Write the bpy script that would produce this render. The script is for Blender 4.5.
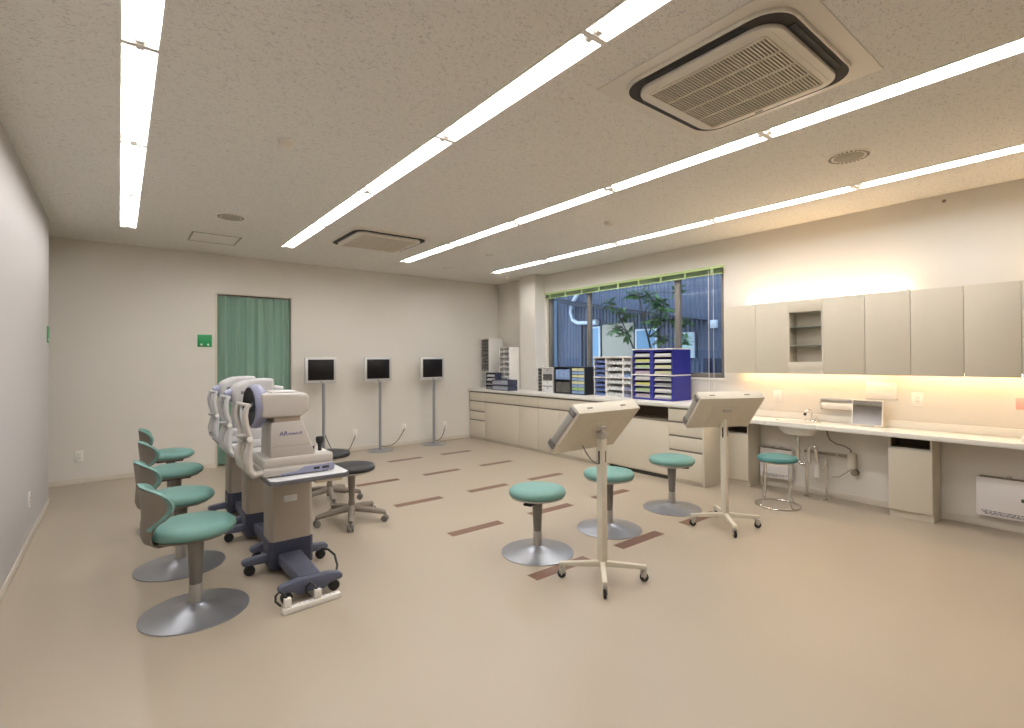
import bpy, bmesh, math, random
from mathutils import Vector, Matrix
PI = math.pi
random.seed(7)
S = bpy.context.scene
for o in list(bpy.data.objects): bpy.data.objects.remove(o, do_unlink=True)
C = S.collection

# ------------------------------------------------------------------ camera
F, CX, CY, H, EYE, YAW, PIT, ROL = 501.64, 512.0, 355.87, 2.7, 1.341, .6643, .008, -.0054
def cam_ray(a, b):
    l = a*math.cos(ROL) + b*math.sin(ROL); z2 = a*math.sin(ROL) - b*math.cos(ROL)
    d = math.cos(PIT) - z2*math.sin(PIT); z = math.sin(PIT) + z2*math.cos(PIT)
    return Vector((l*math.cos(YAW)+d*math.sin(YAW), -l*math.sin(YAW)+d*math.cos(YAW), z))
fwd = cam_ray(0, 0).normalized()
right = (cam_ray(1, 0) - cam_ray(0, 0)).normalized()
upv = right.cross(fwd).normalized()
cam = bpy.data.cameras.new('camera'); camo = bpy.data.objects.new('camera', cam); C.objects.link(camo)
camo.matrix_world = Matrix.Translation((0, 0, EYE)) @ Matrix((right, upv, -fwd)).transposed().to_4x4()
cam.sensor_width = 36; cam.lens = F*36/1024; cam.shift_y = (CY-364)/1024; cam.clip_start = .05
S.camera = camo

# ------------------------------------------------------------------ world, exposure
W = bpy.data.worlds.new('World'); S.world = W; W.use_nodes = True
bg = W.node_tree.nodes['Background']
bg.inputs[0].default_value = (.56, .68, .86, 1); bg.inputs[1].default_value = 3.6
S.view_settings.view_transform = 'Standard'; S.view_settings.look = 'None'
S.view_settings.gamma = 1; S.view_settings.use_curve_mapping = False
S.view_settings.exposure = 0.0
TUBE = 60.0       # radiance of the ceiling tubes
COVE = 36.0       # radiance of the warm cabinet tubes

# ------------------------------------------------------------------ materials
def srgb(r, g, b):
    f = lambda c: (c/255/12.92) if c/255 <= .04045 else ((c/255+.055)/1.055)**2.4
    return (f(r), f(g), f(b), 1)
MATS = {}
def mat(name, col, rough=.5, metal=0., bump=0., bscale=200., var=0., vscale=6., spec=.5, coat=0.):
    if name in MATS: return MATS[name]
    m = bpy.data.materials.new(name); m.use_nodes = True; nt = m.node_tree; N = nt.nodes; L = nt.links
    b = N['Principled BSDF']
    b.inputs['Base Color'].default_value = col; b.inputs['Roughness'].default_value = rough
    b.inputs['Metallic'].default_value = metal; b.inputs['Specular IOR Level'].default_value = spec
    if coat: b.inputs['Coat Weight'].default_value = coat
    tc = N.new('ShaderNodeTexCoord')
    nz = N.new('ShaderNodeTexNoise'); nz.inputs['Scale'].default_value = vscale; nz.inputs['Detail'].default_value = 4
    L.new(tc.outputs['Object'], nz.inputs['Vector'])
    mx = N.new('ShaderNodeMix'); mx.data_type = 'RGBA'; mx.blend_type = 'MULTIPLY'
    mx.inputs[0].default_value = 1
    mr = N.new('ShaderNodeMapRange'); v = max(var, .02)
    mr.inputs['To Min'].default_value = 1-v; mr.inputs['To Max'].default_value = 1+v*.3
    L.new(nz.outputs['Fac'], mr.inputs['Value'])
    mx.inputs[6].default_value = col; L.new(mr.outputs[0], mx.inputs[7]); L.new(mx.outputs[2], b.inputs['Base Color'])
    if bump:
        n2 = N.new('ShaderNodeTexNoise'); n2.inputs['Scale'].default_value = bscale; n2.inputs['Detail'].default_value = 3
        L.new(tc.outputs['Object'], n2.inputs['Vector'])
        bp = N.new('ShaderNodeBump'); bp.inputs['Strength'].default_value = bump; bp.inputs['Distance'].default_value = .002
        L.new(n2.outputs['Fac'], bp.inputs['Height']); L.new(bp.outputs[0], b.inputs['Normal'])
    MATS[name] = m; return m
def emit(name, col, s):
    m = bpy.data.materials.new(name); m.use_nodes = True; nt = m.node_tree
    nt.nodes.remove(nt.nodes['Principled BSDF'])
    e = nt.nodes.new('ShaderNodeEmission'); e.inputs[0].default_value = col; e.inputs[1].default_value = s
    nt.links.new(e.outputs[0], nt.nodes['Material Output'].inputs[0]); return m
def glass(name, tint=(.93, .97, .97, 1)):
    m = bpy.data.materials.new(name); m.use_nodes = True; nt = m.node_tree; N = nt.nodes; L = nt.links
    N.remove(N['Principled BSDF'])
    t = N.new('ShaderNodeBsdfTransparent'); t.inputs[0].default_value = tint
    g = N.new('ShaderNodeBsdfGlossy'); g.inputs['Roughness'].default_value = .0
    lw = N.new('ShaderNodeLayerWeight'); lw.inputs['Blend'].default_value = .5
    pw = N.new('ShaderNodeMath'); pw.operation = 'POWER'; pw.inputs[1].default_value = 5; L.new(lw.outputs['Facing'], pw.inputs[0])
    fr = N.new('ShaderNodeMath'); fr.operation = 'MULTIPLY_ADD'; fr.inputs[1].default_value = .96; fr.inputs[2].default_value = .04; L.new(pw.outputs[0], fr.inputs[0])
    mx = N.new('ShaderNodeMixShader')
    L.new(fr.outputs[0], mx.inputs[0]); L.new(t.outputs[0], mx.inputs[1]); L.new(g.outputs[0], mx.inputs[2])
    L.new(mx.outputs[0], N['Material Output'].inputs[0]); return m

def ceiling_mat():
    m = mat('ceiling_board', srgb(228, 224, 216), .9, bump=.5, bscale=260)
    nt = m.node_tree; N = nt.nodes; L = nt.links; b = N['Principled BSDF']
    tc = N.new('ShaderNodeTexCoord'); mp = N.new('ShaderNodeMapping'); mp.inputs['Scale'].default_value = (1, 1.6, 1)
    n = N.new('ShaderNodeTexNoise'); n.inputs['Scale'].default_value = 46; n.inputs['Detail'].default_value = 2.2; n.inputs['Distortion'].default_value = 1.6
    L.new(tc.outputs['Object'], mp.inputs[0]); L.new(mp.outputs[0], n.inputs['Vector'])
    mr = N.new('ShaderNodeMapRange'); mr.inputs['From Min'].default_value = .37; mr.inputs['From Max'].default_value = .43
    mr.inputs['To Min'].default_value = .76; mr.inputs['To Max'].default_value = 1.
    L.new(n.outputs['Fac'], mr.inputs['Value'])
    mx = N.new('ShaderNodeMix'); mx.data_type = 'RGBA'; mx.blend_type = 'MULTIPLY'; mx.inputs[0].default_value = 1
    mx.inputs[6].default_value = srgb(228, 224, 216); L.new(mr.outputs[0], mx.inputs[7])
    L.new(mx.outputs[2], b.inputs['Base Color'])
    return m
M_CEIL = ceiling_mat()
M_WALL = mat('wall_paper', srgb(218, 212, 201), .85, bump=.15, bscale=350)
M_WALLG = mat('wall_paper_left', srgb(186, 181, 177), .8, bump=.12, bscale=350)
M_FLOOR = mat('floor_vinyl', srgb(173, 160, 141), .38, var=.07, vscale=1.6, bump=.05, bscale=80)
M_TILE = mat('floor_wood_inlay', srgb(116, 84, 66), .45, var=.25, vscale=30)
M_BASEB = mat('baseboard_vinyl', srgb(208, 198, 182), .6)
M_CAB = mat('cabinet_cream', srgb(206, 197, 178), .5)
M_GAP = mat('cabinet_gap', srgb(128, 116, 100), .6)
M_HAND = mat('handle_recess', srgb(120, 113, 102), .5, metal=.1)
M_TOP = mat('worktop_white', srgb(226, 222, 212), .28)
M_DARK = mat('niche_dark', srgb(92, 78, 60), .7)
M_ALU = mat('aluminium', srgb(190, 188, 184), .35, metal=.85)
M_FRAME = mat('window_bronze', srgb(116, 110, 102), .5, metal=.2)
M_CHROME = mat('chrome', srgb(225, 222, 218), .12, metal=1.)
M_WHITE = mat('white_plastic', srgb(232, 228, 220), .4)
M_SOCK = mat('socket_plastic', srgb(238, 232, 222), .4)
M_BLACK = mat('black_rubber', srgb(26, 26, 28), .55)
M_GREEN = mat('green_vinyl', srgb(104, 146, 137), .5, bump=.05, bscale=500)
M_TEAL = mat('teal_vinyl', srgb(66, 122, 122), .5)
M_BACKP = mat('greybrown_plastic', srgb(126, 116, 104), .5)
M_SILV = mat('satin_silver', srgb(168, 170, 175), .33, metal=.75)
M_COLB = mat('column_grey', srgb(120, 116, 110), .45, metal=.3)
M_LEATH = mat('black_leather', srgb(22, 22, 25), .5, bump=.1, bscale=400)
M_TRCOL = mat('table_column_grey', srgb(172, 162, 148), .5)
M_NAVY = mat('navy_plastic', srgb(58, 62, 80), .45)
M_NAVY2 = mat('slate_feet', srgb(84, 88, 106), .45)
M_EDGE = mat('table_edge_grey', srgb(92, 92, 96), .5)
M_TTOP = mat('table_top_white', srgb(222, 222, 222), .35)
M_INST = mat('instrument_ivory', srgb(192, 185, 177), .42)
M_INSTW = mat('instrument_white', srgb(190, 188, 187), .4)
M_LAV = mat('instrument_lavender', srgb(140, 142, 166), .4)
M_INK = mat('logo_blue', srgb(52, 56, 130), .5)
M_INKG = mat('print_grey', srgb(110, 108, 112), .6)
M_CART = mat('cart_cream_paint', srgb(214, 206, 188), .45)
M_CURT = mat('curtain_green', srgb(134, 164, 146), .85, bump=.2, bscale=600, var=.04)
M_SIGN = mat('sign_green', srgb(20, 140, 78), .4)
M_SCREEN = mat('screen_black', srgb(20, 17, 17), .35, spec=.2)
M_BLUE = mat('cabinet_blue', srgb(36, 38, 132), .45)
M_NBLK = mat('cabinet_black', srgb(34, 36, 44), .45)
M_NBLU = mat('cabinet_navy', srgb(28, 28, 84), .45)
M_LBLU = mat('drawer_blue', srgb(110, 130, 185), .4, var=.4, vscale=40)
M_LIME = mat('blind_green', srgb(176, 196, 134), .5)
M_LIME2 = mat('blind_green_dark', srgb(104, 126, 84), .5)
M_PAPW = mat('paper_white', srgb(216, 218, 216), .7)
M_PAPY = mat('paper_yellow', srgb(192, 198, 112), .7)
M_PAPG = mat('paper_green', srgb(156, 186, 132), .7)
M_PAPP = mat('paper_pink', srgb(180, 164, 176), .7)
M_PAPC = mat('paper_cream', srgb(206, 208, 160), .7)
M_PAPD = mat('paper_grey', srgb(136, 140, 140), .7)
M_PAPB = mat('paper_blue', srgb(136, 160, 200), .7)
M_CLEAR = mat('frosted_drawer', srgb(190, 190, 186), .3, var=.3, vscale=30)
M_CLEARD = mat('smoked_drawer', srgb(96, 96, 90), .3, var=.5, vscale=40)
M_TRACE = mat('sink_ceramic', srgb(236, 230, 220), .15)
M_MIRROR = mat('mirror_silver', srgb(225, 225, 225), .03, metal=1.)
M_SHADE = mat('vent_dark', srgb(48, 44, 38), .7)
M_GRIL = mat('ac_grille', srgb(214, 204, 186), .5)
M_ACW = mat('ac_panel', srgb(226, 218, 204), .45)
M_PINK = mat('pink_card', srgb(235, 170, 160), .6)
M_GLASS = glass('window_glass')
M_GSH = mat('glass_shelf_edge', srgb(120, 130, 120), .1)
M_BARK = mat('tree_bark', srgb(96, 92, 84), .9, var=.3, vscale=30)
M_LEAF = mat('tree_leaf', srgb(112, 158, 92), .6, var=.4, vscale=12)
M_BEIGE = mat('outside_beige', srgb(184, 176, 160), .9, var=.06)
M_OWIN = mat('outside_glass', srgb(120, 158, 190), .1)
M_OUTG = mat('asphalt', srgb(90, 94, 100), .9, var=.2)
M_EAVE = mat('eave_dark', srgb(44, 48, 60), .7)
M_OPIPE = mat('outside_white_pipe', srgb(214, 222, 232), .5)
def siding_mat():
    m = mat('corrugated_siding', srgb(104, 112, 134), .55)
    nt = m.node_tree; N = nt.nodes; L = nt.links; b = N['Principled BSDF']
    tc = N.new('ShaderNodeTexCoord'); w = N.new('ShaderNodeTexWave'); w.bands_direction = 'Y'
    w.inputs['Scale'].default_value = 3.3; L.new(tc.outputs['Object'], w.inputs['Vector'])
    bp = N.new('ShaderNodeBump'); bp.inputs['Strength'].default_value = 1; bp.inputs['Distance'].default_value = .05
    L.new(w.outputs['Fac'], bp.inputs['Height']); L.new(bp.outputs[0], b.inputs['Normal'])
    return m
M_SIDE = siding_mat()
M_TUBE = emit('fluorescent_tube', (1, 1, 1.03, 1), TUBE)
M_COVE = emit('warm_tube', (1, .69, .38, 1), COVE)
M_LITW = emit('outside_lit_window', (.55, .85, 1, 1), .75)

# ------------------------------------------------------------------ mesh helpers
def TR(x=0, y=0, z=0, rx=0, ry=0, rz=0):
    return Matrix.Translation((x, y, z)) @ Matrix.Rotation(rz, 4, 'Z') @ Matrix.Rotation(ry, 4, 'Y') @ Matrix.Rotation(rx, 4, 'X')
class MB:
    def __init__(s): s.bm = bmesh.new(); s.mats = []
    def mi(s, m):
        if m is None: return 0
        if m not in s.mats: s.mats.append(m)
        return s.mats.index(m)
    def _merge(s, t, m, M=None):
        if M is not None: t.transform(M)
        k = s.mi(m)
        for f in t.faces: f.material_index = k
        me = bpy.data.meshes.new('tmp'); t.to_mesh(me); t.free(); s.bm.from_mesh(me); bpy.data.meshes.remove(me)
        return s
    def box(s, a, b, bev=0, m=None, M=None, seg=2):
        t = bmesh.new(); bmesh.ops.create_cube(t, size=1)
        a, b = Vector(a), Vector(b); c = (a+b)/2; d = b-a
        for v in t.verts: v.co = Vector((v.co.x*d.x, v.co.y*d.y, v.co.z*d.z)) + c
        if bev: bmesh.ops.bevel(t, geom=list(t.edges), offset=min(bev, .45*min(abs(q) for q in d)), segments=seg, affect='EDGES', profile=.5)
        return s._merge(t, m, M)
    def prism(s, pts, h0, h1, axis='Z', bev=0, m=None, M=None, seg=2):
        t = bmesh.new()
        def co(p, h):
            return {'Z': (p[0], p[1], h), 'Y': (p[0], h, p[1]), 'X': (h, p[0], p[1])}[axis]
        A = [t.verts.new(co(p, h0)) for p in pts]; B = [t.verts.new(co(p, h1)) for p in pts]
        t.faces.new(A); t.faces.new(B)
        for i in range(len(pts)):
            j = (i+1) % len(pts); t.faces.new((A[i], A[j], B[j], B[i]))
        bmesh.ops.recalc_face_normals(t, faces=list(t.faces))
        if bev: bmesh.ops.bevel(t, geom=list(t.edges), offset=bev, segments=seg, affect='EDGES', profile=.5)
        return s._merge(t, m, M)
    def lathe(s, prof, n=40, m=None, M=None, sx=1, sy=1, ring=False):
        t = bmesh.new(); R = []
        for r, z in prof:
            if r < 1e-5: R.append([t.verts.new((0, 0, z))])
            else: R.append([t.verts.new((r*sx*math.cos(2*PI*i/n), r*sy*math.sin(2*PI*i/n), z)) for i in range(n)])
        for A, B in zip(R, R[1:]+R[:1] if ring else R[1:]):
            for i in range(n):
                j = (i+1) % n
                q = [A[i % len(A)], A[j % len(A)], B[j % len(B)], B[i % len(B)]]
                q = list(dict.fromkeys(q))
                if len(q) > 2:
                    try: t.faces.new(q)
                    except ValueError: pass
        if len(R[0]) > 1 and not ring: t.faces.new(R[0][::-1])
        if len(R[-1]) > 1 and not ring: t.faces.new(R[-1])
        bmesh.ops.recalc_face_normals(t, faces=list(t.faces))
        return s._merge(t, m, M)
    def cyl(s, p, q, r, r2=None, n=20, m=None, bev=0):
        p, q = Vector(p), Vector(q); d = q-p; L = d.length
        r2 = r if r2 is None else r2
        M = Matrix.Translation(p) @ d.to_track_quat('Z', 'Y').to_matrix().to_4x4()
        if bev: prof = [(0, 0), (r-bev, 0), (r, bev), (r2, L-bev), (r2-bev, L), (0, L)]
        else: prof = [(r, 0), (r2, L)]
        return s.lathe(prof, n, m, M)
    def tube(s, pts, r, n=8, m=None, closed=False, flat=1.0):
        pts = [Vector(p) for p in pts]; t = bmesh.new(); R = []; N = len(pts); up = None
        rr = r if isinstance(r, (list, tuple)) else [r]*N
        for i, p in enumerate(pts):
            if closed: d = pts[(i+1) % N]-pts[i-1]
            else: d = pts[min(i+1, N-1)]-pts[max(i-1, 0)]
            d.normalize()
            if up is None:
                up = Vector((0, 0, 1)) if abs(d.z) < .9 else Vector((0, 1, 0))
            x = up.cross(d)
            if x.length < 1e-4: x = Vector((1, 0, 0)).cross(d)
            x.normalize(); y = d.cross(x); up = y
            R.append([t.verts.new(p + rr[i]*(math.cos(2*PI*k/n)*x + flat*math.sin(2*PI*k/n)*y)) for k in range(n)])
        K = N if closed else N-1
        for i in range(K):
            A, B = R[i], R[(i+1) % N]
            for k in range(n): t.faces.new((A[k], A[(k+1) % n], B[(k+1) % n], B[k]))
        if not closed: t.faces.new(R[0][::-1]); t.faces.new(R[-1])
        bmesh.ops.recalc_face_normals(t, faces=list(t.faces))
        return s._merge(t, m)
    def quad(s, pts, m=None):
        k = s.mi(m); f = s.bm.faces.new([s.bm.verts.new(p) for p in pts]); f.material_index = k; return s
    def shell(s, grid, thick, m=None, M=None):
        """closed sheet from grid[i][j] = (point, normal)"""
        t = bmesh.new()
        A = [[t.verts.new(p) for p, n in row] for row in grid]
        B = [[t.verts.new(Vector(p)-Vector(n)*thick) for p, n in row] for row in grid]
        I, J = len(grid), len(grid[0])
        for i in range(I-1):
            for j in range(J-1):
                t.faces.new((A[i][j], A[i][j+1], A[i+1][j+1], A[i+1][j]))
                t.faces.new((B[i][j], B[i+1][j], B[i+1][j+1], B[i][j+1]))
        for i in range(I-1):
            t.faces.new((A[i][0], A[i+1][0], B[i+1][0], B[i][0])); t.faces.new((A[i][-1], B[i][-1], B[i+1][-1], A[i+1][-1]))
        for j in range(J-1):
            t.faces.new((A[0][j], B[0][j], B[0][j+1], A[0][j+1])); t.faces.new((A[-1][j], A[-1][j+1], B[-1][j+1], B[-1][j]))
        bmesh.ops.recalc_face_normals(t, faces=list(t.faces))
        return s._merge(t, m, M)
    def build(s, name, m=None, parent=None, label=None, ang=35, kind=None):
        me = bpy.data.meshes.new(name); s.bm.to_mesh(me); s.bm.free()
        if s.mats:
            for q in s.mats: me.materials.append(q)
        else: me.materials.append(m)
        me.shade_smooth(); me.set_sharp_from_angle(angle=math.radians(ang))
        o = bpy.data.objects.new(name, me); C.objects.link(o)
        if parent: o.parent = parent
        if label: o['label'] = label
        if kind: o['kind'] = kind
        return o
def tag(o, label, cat, group=None, kind=None):
    o['label'] = label; o['category'] = cat
    if group: o['group'] = group
    if kind: o['kind'] = kind
    return o
def thing(name, label, cat, loc=(0, 0, 0), rz=0, group=None):
    o = bpy.data.objects.new(name, None); C.objects.link(o); o.location = loc; o.rotation_euler = (0, 0, rz)
    o.empty_display_size = .1
    return tag(o, label, cat, group)
def struct(mb, name, m): 
    o = mb.build(name, m); o['kind'] = 'structure'; return o
def dup(root, loc, rz=None, label=None, group=None):
    def cp(o, par):
        c = o.copy(); C.objects.link(c); c.parent = par
        for ch in [q for q in kids if q.parent == o]: cp(ch, c)
        return c
    kids = list(bpy.data.objects)
    r = cp(root, None); r.location = loc
    if rz is not None: r.rotation_euler = (0, 0, rz)
    if label: r['label'] = label
    if group: r['group'] = group
    return r
def text(name, body, size, M, m, parent, ext=.0006):
    cu = bpy.data.curves.new(name, 'FONT'); cu.body = body; cu.size = size; cu.extrude = ext
    cu.align_x = 'LEFT'; cu.materials.append(m)
    tmp = bpy.data.objects.new('tmp_text', cu); C.objects.link(tmp)
    dg = bpy.context.evaluated_depsgraph_get(); me = bpy.data.meshes.new_from_object(tmp.evaluated_get(dg))
    bpy.data.objects.remove(tmp, do_unlink=True)
    o = bpy.data.objects.new(name, me); C.objects.link(o); o.parent = parent; o.matrix_local = M
    if not me.materials: me.materials.append(m)
    return o

# ================================================================== SETTING
LW, RW, BW, FW, LWE = -.527, 5.412, 7.316, -1.9, 6.444
# floor with brown inlay strips (each strip one face pattern of the floor)
fl = MB(); fl.box((-2.7, FW-.1, -.1), (RW+.1, BW+.7, 0), m=M_FLOOR)
def strip(x, y, w=.49, d=.095):
    fl.box((x, y-d/2, -.001), (x+w, y+d/2, .0008), m=M_TILE)
for sx_ in (2.0, 2.805, 3.61):
    for sy_ in (2.365, 3.34, 4.31, 5.27, 6.25): strip(sx_, sy_)
struct(fl, 'floor', M_FLOOR)
struct(MB().box((-2.7, FW-.1, H), (RW+.15, BW+.6, H+.2)), 'ceiling', M_CEIL) if False else None

# light rows: x centre, list of y starts
PITCH, TL, TW = 1.2315, 1.2315, .135
ROWX = (.070, 1.575, 3.095, 4.615)
ROWY = [6.367 - PITCH*(k+1) for k in range(5)]
# ceiling built as strips between the recessed light troughs
ce = MB(); x0 = -2.7; Y0, Y1 = ROWY[-1], 6.367
for rx in ROWX:
    ce.box((x0, FW-.1, H), (rx-TW/2, BW+.1, H+.2)); x0 = rx+TW/2
    ce.box((rx-TW/2, FW-.1, H), (rx+TW/2, Y0, H+.2)); ce.box((rx-TW/2, Y1, H), (rx+TW/2, BW+.1, H+.2))
    ce.box((rx-TW/2, Y0, H+.09), (rx+TW/2, Y1, H+.2))
ce.box((x0, FW-.1, H), (RW+.15, BW+.1, H+.2))
struct(ce, 'ceiling', M_CEIL)
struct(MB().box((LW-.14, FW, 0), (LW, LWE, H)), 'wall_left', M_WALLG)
struct(MB().box((-2.5, LWE-.14, 0), (LW-.14, LWE, H)), 'wall_alcove_front', M_WALL)
struct(MB().box((-2.64, LWE-.14, 0), (-2.5, BW, H)), 'wall_alcove_side', M_WALL)
struct(MB().box((LW-.14, FW-.14, 0), (RW+.14, FW, H)), 'wall_front', M_WALL)
DX0, DX1, DZ = .978, 1.864, 2.198
bw = MB().box((-2.64, BW, 0), (DX0, BW+.14, H)).box((DX1, BW, 0), (RW+.14, BW+.14, H)).box((DX0, BW, DZ), (DX1, BW+.14, H))
struct(bw, 'wall_back', M_WALL)
# wall with the window
WY0, WY1, WZ0, WZ1 = 3.0, 5.99, 1.12, 2.40
rw = MB().box((RW, FW, 0), (RW+.14, WY0, H)).box((RW, WY1, 0), (RW+.14, BW, H)).box((RW, WY0, 0), (RW+.14, WY1, WZ0)).box((RW, WY0, WZ1), (RW+.14, WY1, H))
struct(rw, 'wall_right', M_WALL)
struct(MB().box((5.21, 6.05, 0), (RW, 6.43, H)), 'wall_pillar', M_WALL)
# room behind the curtained doorway
rb = MB().box((DX0-.3, BW+.9, 0), (DX1+.3, BW+1, H)).box((DX0-.4, BW+.14, 0), (DX0-.3, BW+1, H)).box((DX1+.3, BW+.14, 0), (DX1+.4, BW+1, H)).box((DX0-.4, BW+.14, 2.4), (DX1+.4, BW+1, 2.5)).box((DX0-.4, BW+.14, -.1), (DX1+.4, BW+1, 0))
struct(rb, 'wall_behind_doorway', M_WALL)
df = MB()
df.box((DX0-.022, BW-.006, 0), (DX0, BW+.12, DZ+.022), .002).box((DX1, BW-.006, 0), (DX1+.022, BW+.12, DZ+.022), .002).box((DX0, BW-.006, DZ), (DX1, BW+.12, DZ+.022), .002)
struct(df, 'door_1', M_BASEB)
# baseboards
struct(MB().box((LW, FW, 0), (LW+.008, LWE+.008, .06), .002), 'baseboard_left', M_BASEB)
struct(MB().box((-2.5, BW-.008, 0), (DX0-.022, BW, .06), .002).box((DX1+.022, BW-.008, 0), (4.77, BW, .06), .002), 'baseboard_back', M_BASEB)
struct(MB().box((RW-.008, FW, 0), (RW, 2.6, .06), .002), 'baseboard_right', M_BASEB)

# ---- window_1: frame, three panes
wf = MB(); X0, X1 = RW+.03, RW+.10
wf.box((X0, WY0, WZ0), (X1, WY0+.05, WZ1), .004).box((X0, WY1-.06, WZ0), (X1, WY1, WZ1), .004)
wf.box((X0, WY0+.05, WZ0), (X1, WY1-.06, WZ0+.055), .004).box((X0, WY0+.05, WZ1-.04), (X1, WY1-.06, WZ1), .004)
MUL = (3.63, 5.12)
for y in MUL:
    wf.box((X0-.012, y-.045, WZ0+.055), (X1-.03, y+.012, WZ1-.04), .003).box((X0+.02, y-.012, WZ0+.055), (X1+.006, y+.045, WZ1-.04), .003)
wf.box((X0-.02, 5.105, 1.60), (X0-.012, 5.125, 1.69), .003, m=None)
win = wf.build('window_1', M_FRAME); win['kind'] = 'structure'
ys = [WY0+.05, MUL[0]-.045, MUL[0]+.045, MUL[1]-.045, MUL[1]+.045, WY1-.06]
for k in range(3):
    MB().box((RW+.062, ys[2*k], WZ0+.055), (RW+.064, ys[2*k+1], WZ1-.04)).build('pane', M_GLASS, win)
MB().box((RW-.012, WY0-.02, WZ0-.025), (RW+.03, WY1+.02, WZ0), .004).build('window_sill', M_WHITE, win)

# ================================================================== CEILING THINGS
def ceiling_light():
    t = thing('ceiling_light', '', 'ceiling light')
    b = MB(); w = TW/2
    b.box((-w, 0, .084), (w, TL, .088)); b.box((-w, 0, 0), (-w+.004, TL, .084)); b.box((w-.004, 0, 0), (w, TL, .084))
    b.box((-w-.006, 0, -.003), (-w+.004, TL, 0)); b.box((w-.004, 0, -.003), (w+.006, TL, 0))
    b.box((-w, .0005, -.003), (w, .015, .084)); b.box((-w, TL-.015, -.003), (w, TL-.0005, .084))
    b.build('reflector_housing', M_WHITE, t)
    MB().cyl((0, .04, .026), (0, TL-.04, .026), .0165, n=16).build('tube', M_TUBE, t)
    for y0, s in ((.008, 1), (TL-.008, -1)):
        MB().prism([(-.012, .084), (.012, .084), (.020, .02), (.014, .001), (-.014, .001), (-.020, .02)], y0+s*.008, y0+s*.034, 'Y', .002).build('lampholder', M_SOCK, t)
    return t
proto = None
rn = ['leftmost long ceiling row, over the green chairs', 'second long ceiling row from the left', 'third long ceiling row from the left, beside the large air conditioner', 'rightmost long ceiling row, nearest the window and wall cabinets']
pos = ['at the far end', 'second from the far end', 'third from the far end', 'fourth from the far end', 'fifth from the far end', 'sixth from the far end', 'seventh from the far end', 'eighth from the far end']
vis = {0: 4, 1: 5, 2: 6, 3: 8}
for r, rx in enumerate(ROWX):
    for k, y in enumerate(ROWY):
        lab = 'white recessed tube light, %s, %s' % (pos[k], rn[r].split(',')[0])
        if proto is None: proto = ceiling_light(); proto.location = (rx, y, H); proto['label'] = lab; proto['group'] = 'tube lights in the long ceiling rows'; o = proto
        else: o = dup(proto, (rx, y, H), 0, lab)

def air_conditioner(label, cx, cy, hx, hy, pw, ph):
    """hx, hy: half size of the front frame; pw, ph: half size of the flat cover plate"""
    t = thing('air_conditioner', label, 'air conditioner', (cx, cy, H), 0, 'cassette air conditioners in the ceiling')
    MB().box((-pw, -ph, -.004), (pw, ph, 0), .001).build('cover_plate', M_ACW, t)
    def rr(hx, hy, r, n=8):
        P = []
        for sx, sy, a in ((1, 1, 0), (-1, 1, PI/2), (-1, -1, PI), (1, -1, 1.5*PI)):
            for i in range(n+1):
                q = a+PI/2*i/n; P.append((sx*(hx-r)+r*math.cos(q), sy*(hy-r)+r*math.sin(q)))
        return P
    R = .13
    MB().prism(rr(hx, hy, R), -.022, -.004, 'Z', .003).build('outer_frame', M_ACW, t)
    MB().prism(rr(hx-.008, hy-.008, R-.006), -.024, -.0215, 'Z').build('air_slot', M_SHADE, t)
    for s in (1, -1):    # louvres inside the air slots
        MB().box((s*(hx-.05), -hy+.16, -.0275), (s*(hx-.024), hy-.16, -.0235), .001).build('louvre', M_BLACK, t)
        MB().box((-hx+.16, s*(hy-.05), -.0275), (hx-.16, s*(hy-.024), -.0235), .001).build('louvre', M_BLACK, t)
    MB().prism(rr(hx-.055, hy-.055, R-.03), -.045, -.023, 'Z', .006).build('front_panel', M_ACW, t)
    gx, gy = hx-.115, hy-.12
    MB().prism(rr(gx+.03, gy+.03, .03), -.047, -.0445, 'Z', .001).build('grille_surround', M_ACW, t)
    g = MB(); g.box((-gx, -gy, -.0478), (gx, gy, -.0465), m=M_SHADE)
    n = 38
    for i in range(n+1):
        y = -gy+2*gy*i/n; g.box((-gx, y-.0035, -.053), (gx, y+.0035, -.0475), m=M_GRIL)
    for i in range(5):
        x = -gx+2*gx*i/4; g.box((x-.005, -gy, -.055), (x+.005, gy, -.0475), m=M_GRIL)
    g.build('intake_grille', M_GRIL, t)
    MB().box((gx+.035, .02, -.0465), (gx+.045, .06, -.0448), .0005).build('logo_plate', M_INKG, t)
    return t
air_conditioner('large square ceiling air conditioner close to the camera at upper right', 2.355, 1.24, .40, .40, .465, .475)
air_conditioner('far ceiling air conditioner near the back wall between light rows', 2.30, 5.36, .42, .42, .43, .43)
def round_diffuser(label, x, y, r, n_slots):
    t = thing('round_speaker', label, 'ceiling speaker', (x, y, H), 0, 'round ceiling speakers')
    MB().lathe([(0, -.006), (r*.93, -.006), (r, -.002), (r, 0), (0, 0)], 48).build('rim', M_ACW, t)
    MB().lathe([(0, -.011), (r*.60, -.011), (r*.66, -.006), (0, -.006)], 40).build('speaker_grille', mat('speaker_mesh', srgb(168, 160, 146), .7, bump=.6, bscale=900), t)
    g = MB()
    for k in range(n_slots):
        a = 2*PI*k/n_slots
        g.box((r*.74, -.006, -.0072), (r*.88, .006, -.0058), M=TR(rz=a))
    g.build('slots', M_SHADE, t)
round_diffuser('round ceiling speaker at upper right, beside the large air conditioner', 3.87, 1.25, .135, 28)
round_diffuser('round ceiling speaker above the rectangular ceiling hatch, near the back', .825, 5.33, .125, 28)
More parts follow.
